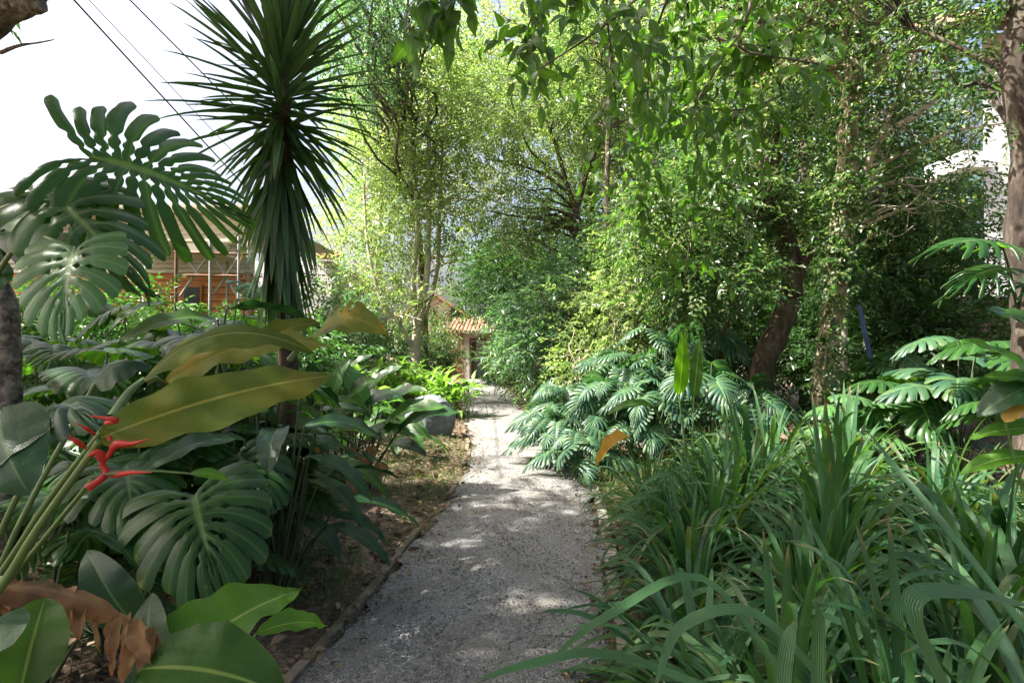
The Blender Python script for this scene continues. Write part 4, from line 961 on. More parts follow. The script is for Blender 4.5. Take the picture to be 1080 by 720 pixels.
add_leaf(root, paddle, 'paddle_yellow', 'yellowing leaf below the arching one', pet=at(150, 405, 1.75), base=at(188, 400, 2.0), tip=at(352, 380, 2.2), normal=V(-.1, -.6, .7), width=.17, arch=.12, fold=.2, wave=.02, curl=.2, spots=None) if False else \
add_leaf(root, paddle, 'paddle_yellow', 'yellowing leaf below the arching one', pet=at(150, 405, 1.75), base=at(175, 405, 1.95), tip=at(350, 365, 2.2), normal=V(-.1, -.6, .7), width=.17, arch=.15, fold=.2, wave=.02, curl=.2)
add_leaf(root, paddle, 'paddle_yellow', 'perforated yellow-green leaf by the yucca foot', pet=at(305, 380, 2.6), base=at(335, 352, 2.6), tip=at(408, 352, 2.5), normal=V(-.1, -.7, .7), width=.22, arch=.30, fold=.12, wave=.02, curl=.1, tears=((.42, -1, .8), (.55, -1, .75), (.3, -1, .7)))
add_leaf(root, paddle, 'paddle_olive', None, base=at(262, 372, 2.5), tip=at(338, 340, 2.7), normal=V(-.1, -.7, .6), width=.16, arch=.1, fold=.2, wave=.02)
# bracts
g = G(); ax = [at(92, 515, 1.36), at(112, 500, 1.38), at(108, 488, 1.38), at(118, 474, 1.38), at(115, 460, 1.38)]
tube(g, ax, .009, .005, 8, n=20); bo = g.build('flower_stem', M['red'], root)
def bract(pts, r):
    g = G(); tube(g, tr(pts), r, .0015, 8, n=12, rad=[r * .5, r * .85, r * .62, r * .35, .001]); g.build('bract', M['red'], root)
bract([(118, 476, 1.38), (124, 468, 1.36), (138, 468, 1.35), (156, 463, 1.34)], .013)
bract([(110, 488, 1.38), (104, 478, 1.37), (98, 478, 1.36), (92, 482, 1.36)], .013)
bract([(112, 500, 1.38), (125, 500, 1.38), (140, 498, 1.37), (160, 498, 1.36)], .010)
bract([(112, 446, 1.40), (122, 443, 1.36), (112, 441, 1.35), (93, 438, 1.34)], .010)
bract([(100, 458, 1.40), (92, 452, 1.36), (88, 450, 1.35), (80, 446, 1.34)], .006)
bract([(90, 472, 1.40), (82, 466, 1.36), (76, 462, 1.35), (73, 458, 1.34)], .008)
add_leaf(root, paddle, 'paddle_bright', 'small leaf at the end of the flower stalk', pet=at(112, 500, 1.37), base=at(200, 499, 1.42), tip=at(243, 508, 1.42), normal=V(.0, -.5, .85), width=.035, arch=.12, fold=.2, wave=.0, prof='oval', pr=.003, sag=.04, pm='petiole')
# bottom-left young banana-like plant
bb = V(-1.05, 1.7, 0)
root = empty('broad_leaf_plant', bb, 'low plant with bright green sunlit paddle leaves beside the path edging', 'banana plant')
add_leaf(root, paddle, 'paddle_bright', 'leaf coloured bright as if catching the sun', pet=bb, base=at(150, 735, 1.55), tip=at(318, 622, 1.95), normal=V(-.15, -.42, .85), width=.30, arch=.10, fold=.30, wave=.02, nl=28, nc=5)
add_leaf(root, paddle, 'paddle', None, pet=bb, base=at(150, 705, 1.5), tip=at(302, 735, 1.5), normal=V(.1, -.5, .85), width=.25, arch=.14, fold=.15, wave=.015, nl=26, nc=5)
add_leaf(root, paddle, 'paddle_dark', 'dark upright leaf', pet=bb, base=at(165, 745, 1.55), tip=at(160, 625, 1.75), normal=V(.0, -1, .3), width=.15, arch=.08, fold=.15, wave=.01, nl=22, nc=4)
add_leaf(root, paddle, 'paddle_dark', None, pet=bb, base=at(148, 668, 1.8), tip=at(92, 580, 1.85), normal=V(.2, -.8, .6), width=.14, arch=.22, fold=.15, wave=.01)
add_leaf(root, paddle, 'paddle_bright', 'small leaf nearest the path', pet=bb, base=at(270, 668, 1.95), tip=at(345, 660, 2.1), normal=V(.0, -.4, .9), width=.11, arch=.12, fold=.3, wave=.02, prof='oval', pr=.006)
add_leaf(root, paddle, 'dry', 'withered brown leaf hanging in shreds', pet=V(-1.5, 1.4, .3), base=at(-12, 620, 1.5), tip=at(140, 655, 1.6), normal=V(.0, -.7, .75), width=.09, arch=.22, fold=-.9, wave=.035, nl=30, nc=4, curl=.2, pr=.006)
for a, b, w in (((20, 612), (8, 652), .06), ((35, 612), (28, 660), .05), ((50, 612), (50, 664), .07), ((64, 615), (60, 690), .02), ((76, 618), (72, 668), .06), ((90, 625), (84, 676), .05), ((128, 645), (118, 712), .03), ((145, 652), (160, 700), .06), ((104, 640), (106, 690), .018), ((118, 648), (116, 700), .02), ((138, 645), (128, 690), .015), ((150, 655), (128, 722), .05), ((160, 660), (150, 720), .05), ((165, 668), (172, 720), .04)):
    add_leaf(root, paddle, 'dry', base=at(*a, 1.58), tip=at(*b, 1.5), normal=V(.3, -.9, .1), width=w, arch=.12, fold=.7, wave=.06, nl=12, nc=2)
root = empty('blue_sheen_plant', V(-1.3, 1.0, 0), 'plant with dark drooping leaves and a bluish shining leaf in the lower left corner', 'plant')
c0 = V(-1.3, 1.0, .0)
add_leaf(root, paddle, 'paddle_dark', 'bluish shining leaf in the corner', pet=c0, base=at(-60, 705, 1.15), tip=at(22, 640, 1.3), normal=V(-.3, -.15, .95), width=.24, arch=.1, fold=-.2, wave=.01, pr=.008)
add_leaf(root, paddle, 'paddle', None, pet=c0, base=at(20, 735, 1.3), tip=at(48, 630, 1.45), normal=V(.5, -.8, .3), width=.16, arch=.1, fold=.4, wave=.02, pr=.008)
add_leaf(root, paddle, 'paddle_dark', None, pet=c0, base=at(-30, 480, 1.7), tip=at(72, 432, 1.75), normal=V(.0, -.35, .95), width=.3, arch=.12, fold=-.4, wave=.01, pr=.009)
add_leaf(root, paddle, 'paddle_dark', None, pet=c0, base=at(0, 430, 1.75), tip=at(30, 520, 1.6), normal=V(.2, -.9, .3), width=.24, arch=.12, fold=-.2, wave=.01, pr=.009)
mb = V(-2.1, 2.0, 0)
root = empty('curled_leaf_plant', mb, 'plant with a curled bluish split leaf behind the red bracts', 'plant')
add_leaf(root, lobed, 'philo', 'curled bluish leaf behind the bracts', pet=mb, base=at(58, 440, 1.9), tip=at(112, 462, 1.7), normal=V(.1, -.5, .9), width=.30, drop=.5, arch=.2, K=7, s0=.6, gap=.2, quilt=.03, ns=16, nu=3)
add_leaf(root, paddle, 'paddle_dark', 'blue shining curled leaf under the olive one', pet=mb, base=at(100, 405, 2.2), tip=at(160, 385, 2.3), normal=V(.0, -.5, .9), width=.2, arch=.3, fold=-.4, wave=.03)

# undergrowth at left: dark plants packed behind (all separate plants)
def big_plant(name, label, cat, base, leaves, pm='petiole_dark', group=None, pr=.009):
    root = empty(name, base, label, cat, group)
    for (kind, m, b, t, nm, w, kw) in leaves:
        add_leaf(root, paddle if kind == 'p' else lobed, m, pet=base, base=b, tip=t, normal=nm, width=w, pm=pm, pr=pr, **kw)
    return root
def random_plant(name, label, cat, base, h, nleaf, kind, m, L, W, group=None, face=V(0, -.5, .8), spread=1.0, pm='petiole_dark', K=7, gap=.5, s0=.4, azr=(0, 360), pr=.008, prof='paddle', up=.2, elr=(-15, 45), wild=.2):
    rg = rng(); base = np.asarray(base, float); root = empty(name, base, label, cat, group)
    for i in range(nleaf):
        a = R_(rg.uniform(*azr)) if azr != (0, 360) else i * 2.399 + rg.normal(0, .2)
        t = (i + .5) / nleaf; hz_ = h * (.45 + .55 * t) * rg.uniform(.85, 1.1); rr = spread * L * (1.0 - .55 * t) * .8
        b = base + V(math.cos(a) * rr, math.sin(a) * rr, hz_)
        el = R_(rg.uniform(*elr)); l = L * rg.uniform(.75, 1.15)
        d = V(math.cos(a) * math.cos(el), math.sin(a) * math.cos(el), math.sin(el)) if kind == 'u' else V(math.cos(a), math.sin(a), -.55 + up + rg.normal(0, .2))
        tip = b + nrm(d) * l; nm = nrm(V(0, 0, 1) + .35 * face + rg.normal(0, wild, 3)); l *= rg.uniform(1 - wild, 1 + wild * .4)
        if kind == 'l': add_leaf(root, lobed, m, pet=base, pr=pr, pm=pm, base=b, tip=tip, normal=nm, width=W * l / L, K=K, gap=gap, s0=s0, drop=.35, arch=.1, ns=12, nu=2, jit=.06)
        else: add_leaf(root, paddle, m, pet=base, pr=pr, pm=pm, base=b, tip=tip, normal=nm, width=W * l / L, arch=.14, fold=.2, wave=.015, nl=14, nc=3, prof=prof)
    return root
def gp(px, d, off=0): p = at(px, 400, d); p[2] = -.02; return p + V(off, 0, 0)
left_plants = [
 ('monstera_plant', 'dark monstera thicket behind the pale hanging leaf', 'monstera', 90, 3.6, 1.6, 12, 'l', 'monstera', .55, .5),
 ('monstera_plant', 'dark monstera below the scaffold', 'monstera', 190, 4.2, 1.75, 12, 'l', 'monstera', .6, .5),
 ('monstera_plant', 'dark monstera at the far left behind the grey trunk', 'monstera', 20, 3.9, 1.3, 10, 'l', 'monstera', .55, .5),
 ('monstera_plant', 'split-leaved plant in shade under the widest olive leaf', 'monstera', 215, 3.3, .95, 9, 'l', 'monstera', .45, .38),
 ('monstera_plant', 'shaded split-leaved plant left of the yucca foot', 'monstera', 262, 4.8, 1.55, 10, 'l', 'monstera', .55, .48),
 ('leafy_plant', 'tall dark arching paddle leaves before the scaffold', 'plant', 205, 3.7, 1.78, 9, 'p', 'paddle_dark', .6, .17),
 ('leafy_plant', 'upright green paddle leaves right of the scaffold', 'plant', 258, 3.9, 1.72, 8, 'p', 'paddle', .6, .16),
 ('leafy_plant', 'dark low paddle leaves beside the yucca trunk', 'plant', 300, 3.9, 1.05, 9, 'p', 'paddle_dark', .5, .14),
 ('leafy_plant', 'dim paddle-leaved plant at the left edge near the soil', 'plant', 45, 2.6, .9, 8, 'p', 'paddle_dark', .45, .15),
 ('leafy_plant', 'dim paddle-leaved plant behind the low monstera', 'plant', 150, 3.3, 1.1, 9, 'p', 'paddle_dark', .5, .15),
 ('leafy_plant', 'green paddle leaves in the shade right of the yucca trunk', 'plant', 322, 5.4, 1.35, 9, 'p', 'paddle', .55, .15)]
left_plants += [
 ('monstera_plant', 'monstera filling the shade behind the red bracts', 'monstera', 130, 3.0, 1.25, 12, 'l', 'monstera', .5, .45),
 ('monstera_plant', 'monstera in front of the scaffold foot, high dark leaves', 'monstera', 150, 5.4, 2.15, 14, 'l', 'monstera', .65, .55),
 ('monstera_plant', 'monstera before the timber house at the far left', 'monstera', 55, 5.6, 2.0, 14, 'l', 'monstera', .65, .55),
 ('monstera_plant', 'monstera before the timber house left of the yucca skirt', 'monstera', 245, 6.0, 2.2, 14, 'l', 'monstera', .65, .55),
 ('leafy_plant', 'high arching banana-like leaves before the timber house', 'plant', 218, 5.0, 2.2, 10, 'p', 'paddle', .75, .22),
 ('leafy_plant', 'dark broad leaves directly behind the yellowing leaf', 'plant', 290, 3.4, 1.45, 10, 'p', 'paddle_dark', .5, .16),
 ('leafy_plant', 'dark broad leaves beside the low monstera, facing the path', 'plant', 285, 4.3, .95, 10, 'p', 'paddle_dark', .45, .15),
 ('leafy_plant', 'dark broad leaves left of the bare-stemmed clump', 'plant', 318, 5.6, 1.1, 10, 'p', 'paddle_dark', .5, .15)]
left_plants += [('leafy_plant', 'dark broad leaves hiding the foot of the yucca', 'plant', 300, 3.5, 1.38, 12, 'p', 'paddle_dark', .45, .15),
 ('monstera_plant', 'split leaves right before the yucca trunk', 'monstera', 285, 3.9, 1.5, 12, 'l', 'monstera', .42, .36)]
for nm, lb, ct, px, d, h, n, k, m, L, W in left_plants:
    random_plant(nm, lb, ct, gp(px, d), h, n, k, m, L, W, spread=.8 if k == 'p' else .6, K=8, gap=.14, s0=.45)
# narrow dark fronds drooping in the bed
def fern(label, base, h, n, L, m='leaf_dark', ll=.16, azs=None, group='dark feathery plants in the left bed', nleaf=30, name='feathery_plant', w=.20):
    rg = rng(); root = empty(name, base, label, 'fern', group); g = G(); gs = G(); base = np.asarray(base, float); lf = small_leaf('lo', w)
    for i in range(n):
        a = i * 2.399; el = R_(rg.uniform(30, 75)); d = V(math.cos(a) * math.cos(el), math.sin(a) * math.cos(el), math.sin(el))
        p0 = base + V(0, 0, h * rg.uniform(.2, .6)); pm_ = p0 + d * L * .55; pe = pm_ + V(d[0] * .5, d[1] * .5, -.25) * L
        P = smooth_path([base, p0, pm_, pe], nleaf + 8)[8:]; tube(gs, [base, p0, pm_, pe], .006, .002, 4, n=10)
        T = nrm(np.gradient(P, axis=0)); S_ = nrm(np.cross(T, V(0, 0, 1)))
        for sg in (-1, 1): inst(g, *lf, P, frames(S_ * sg + T * .45 + V(0, 0, -.25) + rg.normal(0, .08, P.shape), rg.normal(0, .15, P.shape) + V(0, 0, 1)), ll * np.sin(np.linspace(.35, 3.0, len(P))) + .02)
    gs.build('stem', M['petiole_dark'], root); g.build('foliage', M[m], root, smooth=False)
fern('dark feathery plant behind the low monstera leaf', gp(230, 3.7), .9, 11, .8)
fern('dark feathery plant under the red bracts', gp(110, 2.9), .7, 10, .7)
fern('dark feathery plant at the yucca foot', gp(290, 4.5), .9, 11, .8)
fern('dark feathery plant under the hanging pale leaf', gp(70, 3.4), 1.2, 11, .8)

# broad-leaved clump at the path (centre left)
def lily_clump():
    rg = rng(); base = gp(352, 6.6); root = empty('broad_leaved_clump', base, 'glossy broad-leaved clump on dark bare stems left of the path', 'plant')
    spots = [((345, 440), (395, 372), .2, 'lily'), ((352, 440), (370, 378), .2, 'lily'), ((375, 440), (425, 385), .18, 'lily'), ((385, 430), (352, 380), .17, 'lily'),
             ((372, 435), (424, 418), .2, 'paddle_dark'), ((420, 455), (486, 436), .2, 'paddle_dark'), ((405, 450), (470, 430), .22, 'lily'), ((330, 430), (375, 405), .17, 'paddle_dark'),
             ((400, 430), (450, 412), .18, 'lily'), ((325, 440), (322, 385), .17, 'lily'), ((350, 470), (300, 440), .17, 'lily'), ((410, 470), (450, 480), .12, 'paddle_dark'),
             ((395, 462), (430, 452), .14, 'lily'), ((335, 455), (385, 450), .15, 'paddle_dark'), ((360, 425), (402, 400), .17, 'paddle'), ((310, 440), (280, 410), .16, 'lily'), ((385, 455), (440, 462), .14, 'lily')]
    for i, (a, b, w, m) in enumerate(spots):
        d = 6.5 + rg.normal(0, .25); st = base + V((a[0] - 352) / F * d * .55 + rg.normal(0, .05), rg.normal(0, .15), 0)
        add_leaf(root, paddle, m, pet=st, base=at(*a, d), tip=at(*b, d - rg.uniform(-.2, .35)), normal=V(rg.normal(0, .3), -.45, .9), width=w * 1.6, arch=.14, fold=.22, wave=.015, nl=14, nc=3, pm='petiole_dark', pr=.012, sag=.0)
    for (a, b, w, m) in [((328, 466), (338, 505), .12, 'yellow'), ((410, 492), (382, 503), .13, 'dry'), ((348, 478), (352, 520), .1, 'dry'), ((368, 500), (378, 530), .1, 'dry'), ((395, 470), (380, 495), .1, 'dry'), ((372, 470), (368, 505), .09, 'dry')]:
        add_leaf(root, paddle, m, pet=base + V(0, 0, .3), base=at(*a, 6.3), tip=at(*b, 6.2), normal=V(.3, -.9, .3), width=w * 1.3, arch=.1, fold=.3, wave=.05, nl=12, nc=3, pr=.005, sag=0.1)
    g = G()
    for i in range(46):
        a = rg.uniform(0, 6.28); q = base + V(rg.normal(0, .35), rg.normal(0, .25), -.02); e = q + V(math.cos(a) * .22, math.sin(a) * .2, rg.uniform(.35, .75)); tube(g, [q, (q + e) / 2 + rg.normal(0, .03, 3), e], .014, .008, 5, n=6)
    g.build('stems', M['bark'], root)
lily_clump()
for px_, d_, h_, n_, lb_ in ((418, 8.4, .75, 16, 'bright broad-leaved plant between the bare-stemmed clump and the path'), (392, 9.4, 1.0, 16, 'broad-leaved plant behind the bare-stemmed clump'), (300, 6.2, 1.3, 14, 'broad-leaved plant left of the bare-stemmed clump')):
    random_plant('leafy_plant', lb_, 'plant', gp(px_, d_), h_, n_, 'p', 'lily', .55, .17, spread=.6, elr=(0, 60), wild=.3)
# sunny broad-leaved bank beyond, up to the path
for lb, px, d, h, n in [('sunny broad-leaved plant nearest the path edge beyond the boulder', 478, 13.6, .85, 34), ('sunny broad-leaved plant left of the one at the path edge', 452, 14.5, 1.0, 34), ('sunny broad-leaved plant at the foot of the pale stems', 425, 15.2, 1.25, 34), ('sunny broad-leaved plant behind the glossy clump', 398, 13.5, 1.2, 32), ('sunny plant farthest left of the bank, partly behind the yellow-green leaf', 368, 12.5, 1.1, 30)]:
    rg = rng(); b = gp(px, d); root = empty('sunny_plant', b, lb, 'plant', 'sunny broad-leaved plants on the left of the path'); g = G(); gs = G()
    for i in range(n * 3):
        a = rg.uniform(0, 6.28); q = b + V(rg.normal(0, .3), rg.normal(0, .3), 0); hh_ = h * rg.uniform(.3, 1.0); p = q + V(math.cos(a) * .15, math.sin(a) * .15, hh_)
        tube(gs, [q, p], .008, .005, 4, n=3); el = rg.uniform(-.3, 1.0); t = p + .42 * V(math.cos(a) * math.cos(el), math.sin(a) * math.cos(el), math.sin(el))
        paddle(g, p, t, V(rg.normal(0, .3), rg.normal(0, .3), 1), .12, rg=rg, arch=.15, fold=.25, nl=7, nc=2)
    gs.build('stem', M['petiole'], root); g.build('foliage', M['lime'], root)
# boulder
g = G(); rg = rng(); n = 14; th, ph = np.meshgrid(np.linspace(0, np.pi, n), np.linspace(0, 2 * np.pi, 24, endpoint=False), indexing='ij')
dirs = np.stack([np.sin(th) * np.cos(ph), np.sin(th) * np.sin(ph), np.cos(th)], -1); rr = np.ones(th.shape)
for _ in range(16):
    q = nrm(rg.normal(0, 1, 3)); dq = dirs @ q; rr = np.minimum(rr, .80 / np.maximum(dq, .05) * rg.uniform(.85, 1.1))
rr = np.minimum(rr, 1.05); c0 = gp(452, 10.6) + V(0, 0, .30)
v = dirs * rr[..., None] * V(.52, .42, .52) + c0; idx = np.arange(th.size).reshape(th.shape); nx = np.roll(idx, -1, 1)
g.add(v.reshape(-1, 3), np.stack([idx[:-1], idx[1:], nx[1:], nx[:-1]], -1).reshape(-1, 4))
tag(g.build('boulder', M['stone'], smooth=False), 'grey angular boulder between the glossy clump and the path', 'boulder')

# ------------------------------------------------------------------ right: split-leaf philodendrons
ph_ = [('split-leaf philodendron nearest the path at the bottom of the bank', 588, 8.0, .75, 15, .55), ('split-leaf philodendron at the path edge, left end of the bank', 590, 9.6, 1.0, 15, .6),
       ('split-leaf philodendron in the middle front of the bank', 640, 8.2, 1.15, 16, .62), ('split-leaf philodendron above the yellow fallen leaf', 685, 7.6, 1.2, 15, .6),
       ('tall split-leaf philodendron crowning the middle of the bank', 690, 9.4, 1.75, 18, .7), ('tall split-leaf philodendron left of the leaning trunk', 745, 9.2, 1.9, 18, .7),
       ('split-leaf philodendron behind the two upright green leaves', 745, 7.6, 1.35, 14, .6), ('pale sunlit split-leaf philodendron at the top left of the bank', 640, 10.6, 1.55, 15, .62),
       ('split-leaf philodendron below the leaning trunk', 785, 7.9, 1.3, 14, .6), ('small split-leaf philodendron hiding the kerb at the front of the bank', 610, 7.2, .6, 12, .5),
       ('split-leaf philodendron between the front and the crowning ones', 665, 8.9, 1.5, 16, .65)]
for lb, px, d, h, n, L in ph_:
    random_plant('split_leaf_philodendron', lb, 'philodendron', gp(px, d), h * 1.08, int(n * 1.35), 'l', 'philo', L * 1.05, L * .78, group='split-leaf philodendrons banked on the right of the path', spread=.75, K=11, gap=.34, s0=.22, up=-.15, pr=.01, wild=.42)
# right-hand shaded monsteras before the wall
for lb, px, d, h, n, L, m in [('shaded monstera with a sunlit top leaf before the garden wall', 960, 7.2, 1.35, 12, .75, 'monstera'), ('shaded monstera with bluish leaves below the villa', 1010, 6.6, 1.85, 12, .7, 'philo'),
                        ('dark monstera right of the mossy trunk', 930, 8.4, 1.7, 12, .65, 'monstera'), ('monstera coloured pale as if sunlit at the foot of the mossy trunk', 900, 7.2, 1.1, 8, .55, 'monstera_lit'), ('dark monstera beneath the right edge trunk', 1075, 5.8, 1.75, 11, .65, 'monstera')]:
    random_plant('shade_monstera', lb, 'monstera', gp(px, d), h, n, 'l', m, L, L * .85, spread=.7, K=8, gap=.25, s0=.45)
b = at(1078, 320, 5.05); root = empty('climbing_monstera', b, 'climbing monstera holding dark deeply split leaves out from the right edge trunk', 'monstera')
for bb_, tt, w in (((1058, 262), (958, 275), .55), ((1062, 285), (985, 322), .5), ((1080, 300), (1120, 330), .5)):
    add_leaf(root, lobed, 'monstera', pet=at(1074, 330, 5.02), base=at(*bb_, 4.9), tip=at(*tt, 4.6), normal=V(.1, -.35, 1), width=w, K=9, s0=.2, gap=.6, drop=.4, arch=.1, ns=14, pm='petiole_dark')
# right-edge heliconia leaves
b = gp(1110, 2.9); root = empty('right_heliconia', b, 'big-leaved heliconia entering the view at the right edge', 'heliconia')
for a, t, w, m, lb in [((1110, 420), (1015, 357), .13, 'paddle_bright', 'bright narrow leaf pointing left'), ((1130, 385), (1040, 325), .24, 'paddle_dark', None), ((1125, 415), (1036, 398), .16, 'paddle_bright', 'leaf coloured pale as if sunlit'),
                       ((1100, 350), (1040, 330), .18, 'paddle', None), ((1120, 455), (1022, 462), .13, 'paddle_bright', None), ((1090, 480), (1012, 500), .12, 'paddle_bright', None), ((1110, 400), (1030, 440), .2, 'paddle_dark', None), ((1060, 445), (1078, 415), .09, 'yellow', 'curled orange leaf')]:
    add_leaf(root, paddle, m, lb, pet=b, base=at(*a, 2.9), tip=at(*t, 3.0), normal=V(0, -.5, .85), width=w, arch=.1, fold=.2, wave=.015, pr=.008)
b = gp(930, 9.0); root = empty('blue_post', b, 'narrow leaning blue board standing before the garden wall', 'board')
g = G(); p0 = at(912, 352, 9.0); tube(g, [at(923, 400, 9), at(906, 322, 9)], .045, .045, 4, n=2); g.build('board', M['blue'], root, smooth=False)
g = G(); tube(g, [V(at(923, 400, 9)[0] + .1, 9, 0), at(923, 400, 9)], .02, .02, 6, n=2); g.build('stake', M['darkwood'], root)
# dead upright stem
# two upright green leaves
b = gp(728, 5.6); root = empty('upright_leaf_plant', b, 'plant with two tall upright green leaves in the middle of the right bank', 'plant')
add_leaf(root, paddle, 'paddle_bright', pet=b, base=at(716, 416, 5.6), tip=at(720, 350, 5.5), normal=V(.2, -1, .1), width=.17, arch=.03, fold=.15, wave=.01)
add_leaf(root, paddle, 'paddle', pet=b, base=at(732, 418, 5.6), tip=at(738, 355, 5.6), normal=V(-.3, -1, .1), width=.13, arch=.03, fold=.15, wave=.01)
add_leaf(root, paddle, 'paddle', pet=b, base=at(690, 428, 5.5), tip=at(640, 437, 5.4), normal=V(0, -.5, .8), width=.12, arch=.15, fold=.2, wave=.01)
# yellow fallen leaf
g = G(); rg = rng(); paddle(g, at(664, 461, 5.4), at(628, 492, 5.2), V(-.2, -.6, .8), .16, rg=rg, arch=.15, fold=1.2, wave=.03, nl=16, nc=3)
o = g.build('yellow_leaf', M['yellow']); tag(o, 'large curled yellow dead leaf lying at the right of the path', 'dead leaf')

# ------------------------------------------------------------------ strap-leaved clumps (right foreground)
def strap_proto(n, L, W, m='strap', lean=(35, 88)):
    rg = rng(); g = G()
    for i in range(n):
        a = i * 2.399 + rg.normal(0, .25); el = R_(rg.uniform(*lean)); d = V(math.cos(a) * math.cos(el), math.sin(a) * math.cos(el), math.sin(el))
        r0 = .09 * math.sqrt(i / n); l = L * rg.uniform(.6, 1.12)
        blade(g, V(r0 * math.cos(a), r0 * math.sin(a), .0), d, l, W * rg.uniform(.7, 1.15), rg, bendk=rg.uniform(.9, 2.8) / max(.4, L), nl=13, tw=rg.normal(0, .45), fold=.3)
    gd = G()
    for i in range(9):
        a = rg.uniform(0, 6.28); el = R_(rg.uniform(10, 50)); blade(gd, V(0, 0, 0), V(math.cos(a) * math.cos(el), math.sin(a) * math.cos(el), math.sin(el)), L * .6, W * .5, rg, bendk=2.5, nl=8, tw=1.0)
    return g.mesh('strap_foliage', M[m]), gd.mesh('withered_leaves', M['dry'])
protos = [strap_proto(95, 1.12, .048, lean=(25,88)), strap_proto(125, 1.0, .040, lean=(25,88)), strap_proto(85, 1.15, .052, lean=(20, 80)), strap_proto(130, .95, .022, lean=(35, 90))]
def clump(k, x, y, s, rz_, label, z=-.02):
    root = empty('strap_leaf_clump', (x, y, z), label, 'strap-leaved plant', 'strap-leaved clumps in the right bed')
    for me, nm in zip(protos[k], ('foliage', 'withered_leaf')):
        o = bpy.data.objects.new(nm, me); C.objects.link(o); o.parent = root
    root.rotation_euler = (0, 0, rz_); root.scale = (s, s, s); return root
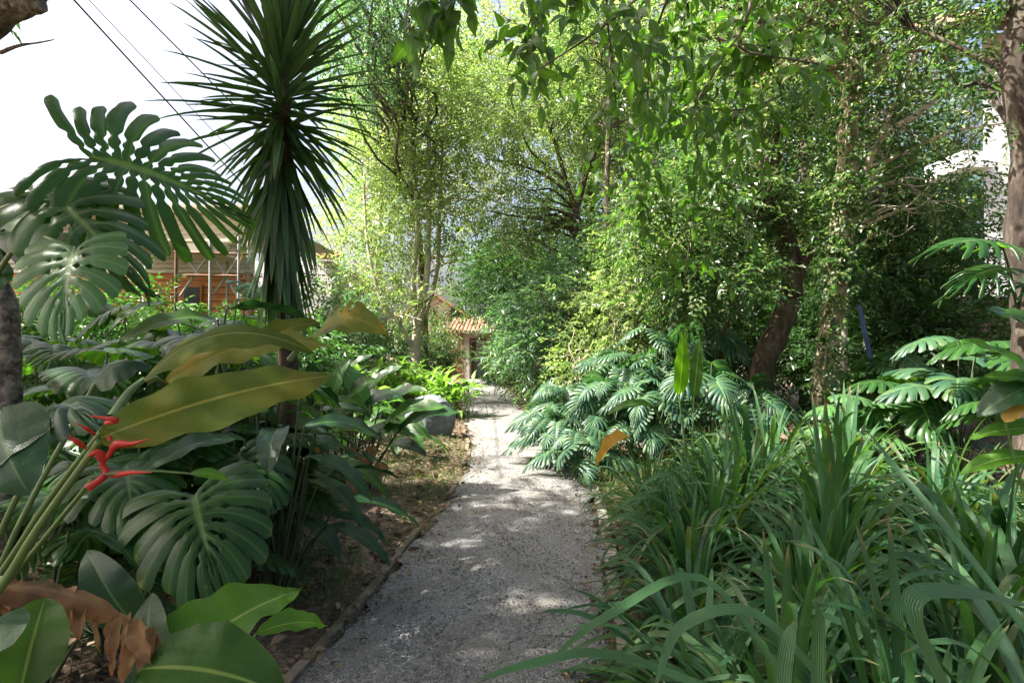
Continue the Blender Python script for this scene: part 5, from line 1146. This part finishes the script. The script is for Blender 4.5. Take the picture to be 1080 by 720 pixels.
cl = [(0, 1.02, 2.15, .80, 'large strap-leaved clump in the foreground with blades fanning towards the path'),
      (2, 1.75, 1.75, .92, 'foreground strap-leaved clump with the broadest blades near the lower right corner'),
      (1, .86, 1.55, .58, 'strap-leaved clump reaching over the gravel at the bottom edge'),
      (2, 2.35, 2.5, .95, 'strap-leaved clump at the right edge with long sideways blades'),
      (0, 1.55, 3.0, .88, 'strap-leaved clump just behind the large foreground one'),
      (1, 1.15, 3.75, .72, 'strap-leaved clump overhanging the pale path kerb'),
      (0, 2.1, 3.7, .95, 'strap-leaved clump in the centre of the right bed'),
      (2, 2.95, 3.4, 1.0, 'strap-leaved clump beneath the bright heliconia leaves'),
      (3, 1.25, 4.7, .75, 'fine-bladed clump beside the kerb below the yellow dead leaf'),
      (1, 1.8, 4.8, .95, 'strap-leaved clump below the two upright green leaves'),
      (0, 2.6, 4.7, 1.0, 'strap-leaved clump with tall erect tips below the leaning trunk'),
      (1, 3.4, 4.6, .95, 'strap-leaved clump before the sunny litter patch'),
      (2, 3.9, 4.0, .9, 'shaded strap-leaved clump low at the right edge'),
      (3, 1.95, 5.9, .9, 'fine-bladed clump at the back left of the bed'),
      (1, 2.7, 6.0, 1.05, 'strap-leaved clump at the back of the bed before the leaning trunk'),
      (0, 3.5, 6.0, 1.0, 'strap-leaved clump at the back of the bed before the mossy trunk'),
      (3, 3.1, 7.0, .95, 'farthest fine-bladed clump between the leaning and mossy trunks'),
      (3, 1.45, 2.55, .8, 'fine-bladed clump wedged between the foreground clumps'),
      (1, 2.6, 1.75, .8, 'strap-leaved clump cut by the lower right corner'),
      (2, .82, 2.45, .72, 'strap-leaved clump spilling across the pale kerb in the foreground'),
      (0, 1.3, 1.85, .85, 'strap-leaved clump at the bottom of the view, blades falling over the gravel'),
      (1, .95, 3.05, .68, 'strap-leaved clump on the kerb left of the long arching blade'),
      (1, 1.45, 4.2, .9, 'strap-leaved clump leaning on the fine-bladed one by the kerb'),
      (0, 2.2, 5.3, 1.0, 'strap-leaved clump between the upright green leaves and the leaning trunk'),
      (1, 3.0, 5.3, 1.0, 'strap-leaved clump with erect blades left of the sunny litter patch'),
      (0, 2.55, 3.1, .95, 'dense strap-leaved clump right of the centre of the bed'),
      (2, 3.5, 2.9, .95, 'strap-leaved clump below the curled orange leaf'),
      (3, 1.35, 5.6, .8, 'fine-bladed clump next to the yellow dead leaf'),
      (1, 1.9, 2.35, .85, 'dark strap-leaved clump behind the broadest foreground blades'),
      (3, 2.45, 6.6, .9, 'fine-bladed clump at the foot of the leaning trunk'),
      (1, 4.2, 5.3, .8, 'low strap-leaved clump right of the sunny litter patch')]
rg = rng()
for k, x, y, s, lb in cl: clump(k, x, y, s * (1.06 if y < 3.2 else 1.12), rg.uniform(0, 6.28), lb)
# single long blades arching into the foreground
b = V(1.15, 1.5, 0); root = empty('long_strap_plant', b, 'nearest strap plant with pale single blades arching over the bottom right', 'strap-leaved plant', 'strap-leaved clumps in the right bed')
rg = rng()
for pts, w in ([(1010, 760, 1.25), (960, 640, 1.3), (1010, 625, 1.35), (1090, 640, 1.4)], .045), ([(860, 770, 1.35), (862, 660, 1.4), (856, 632, 1.4)], .035), ([(900, 760, 1.5), (800, 650, 1.5), (720, 660, 1.5), (690, 725, 1.4)], .035), \
              ([(820, 780, 1.35), (828, 690, 1.4), (838, 655, 1.42)], .038), ([(830, 720, 1.7), (740, 610, 1.75), (640, 650, 1.65), (575, 700, 1.6)], .03), ([(760, 730, 1.6), (640, 690, 1.55), (560, 700, 1.5), (500, 718, 1.45)], .028), ([(1100, 690, 1.5), (1000, 560, 1.7), (950, 500, 1.9), (915, 455, 2.0)], .03):
    P = smooth_path(tr(pts), 16); g = G(); t = np.linspace(0, 1, 16); T = nrm(np.gradient(P, axis=0)); X = nrm(np.cross(T, V(.1, -.45, .9))); Z = np.cross(X, T)
    ww = w / 2 * np.clip((1 - t) / .4, 0.02, 1) ** .55
    v = np.stack([P - X * ww[:, None] + Z * (ww * .3)[:, None], P, P + X * ww[:, None] + Z * (ww * .3)[:, None]], 1).reshape(-1, 3); idx = np.arange(len(v)).reshape(-1, 3)
    g.add(v, np.concatenate([np.stack([idx[:-1, j], idx[:-1, j+1], idx[1:, j+1], idx[1:, j]], -1) for j in (0, 1)]), np.stack([np.tile([0, .5, 1], 16), np.repeat(t, 3)], -1))
    g.build('leaf', M['strap'], root)
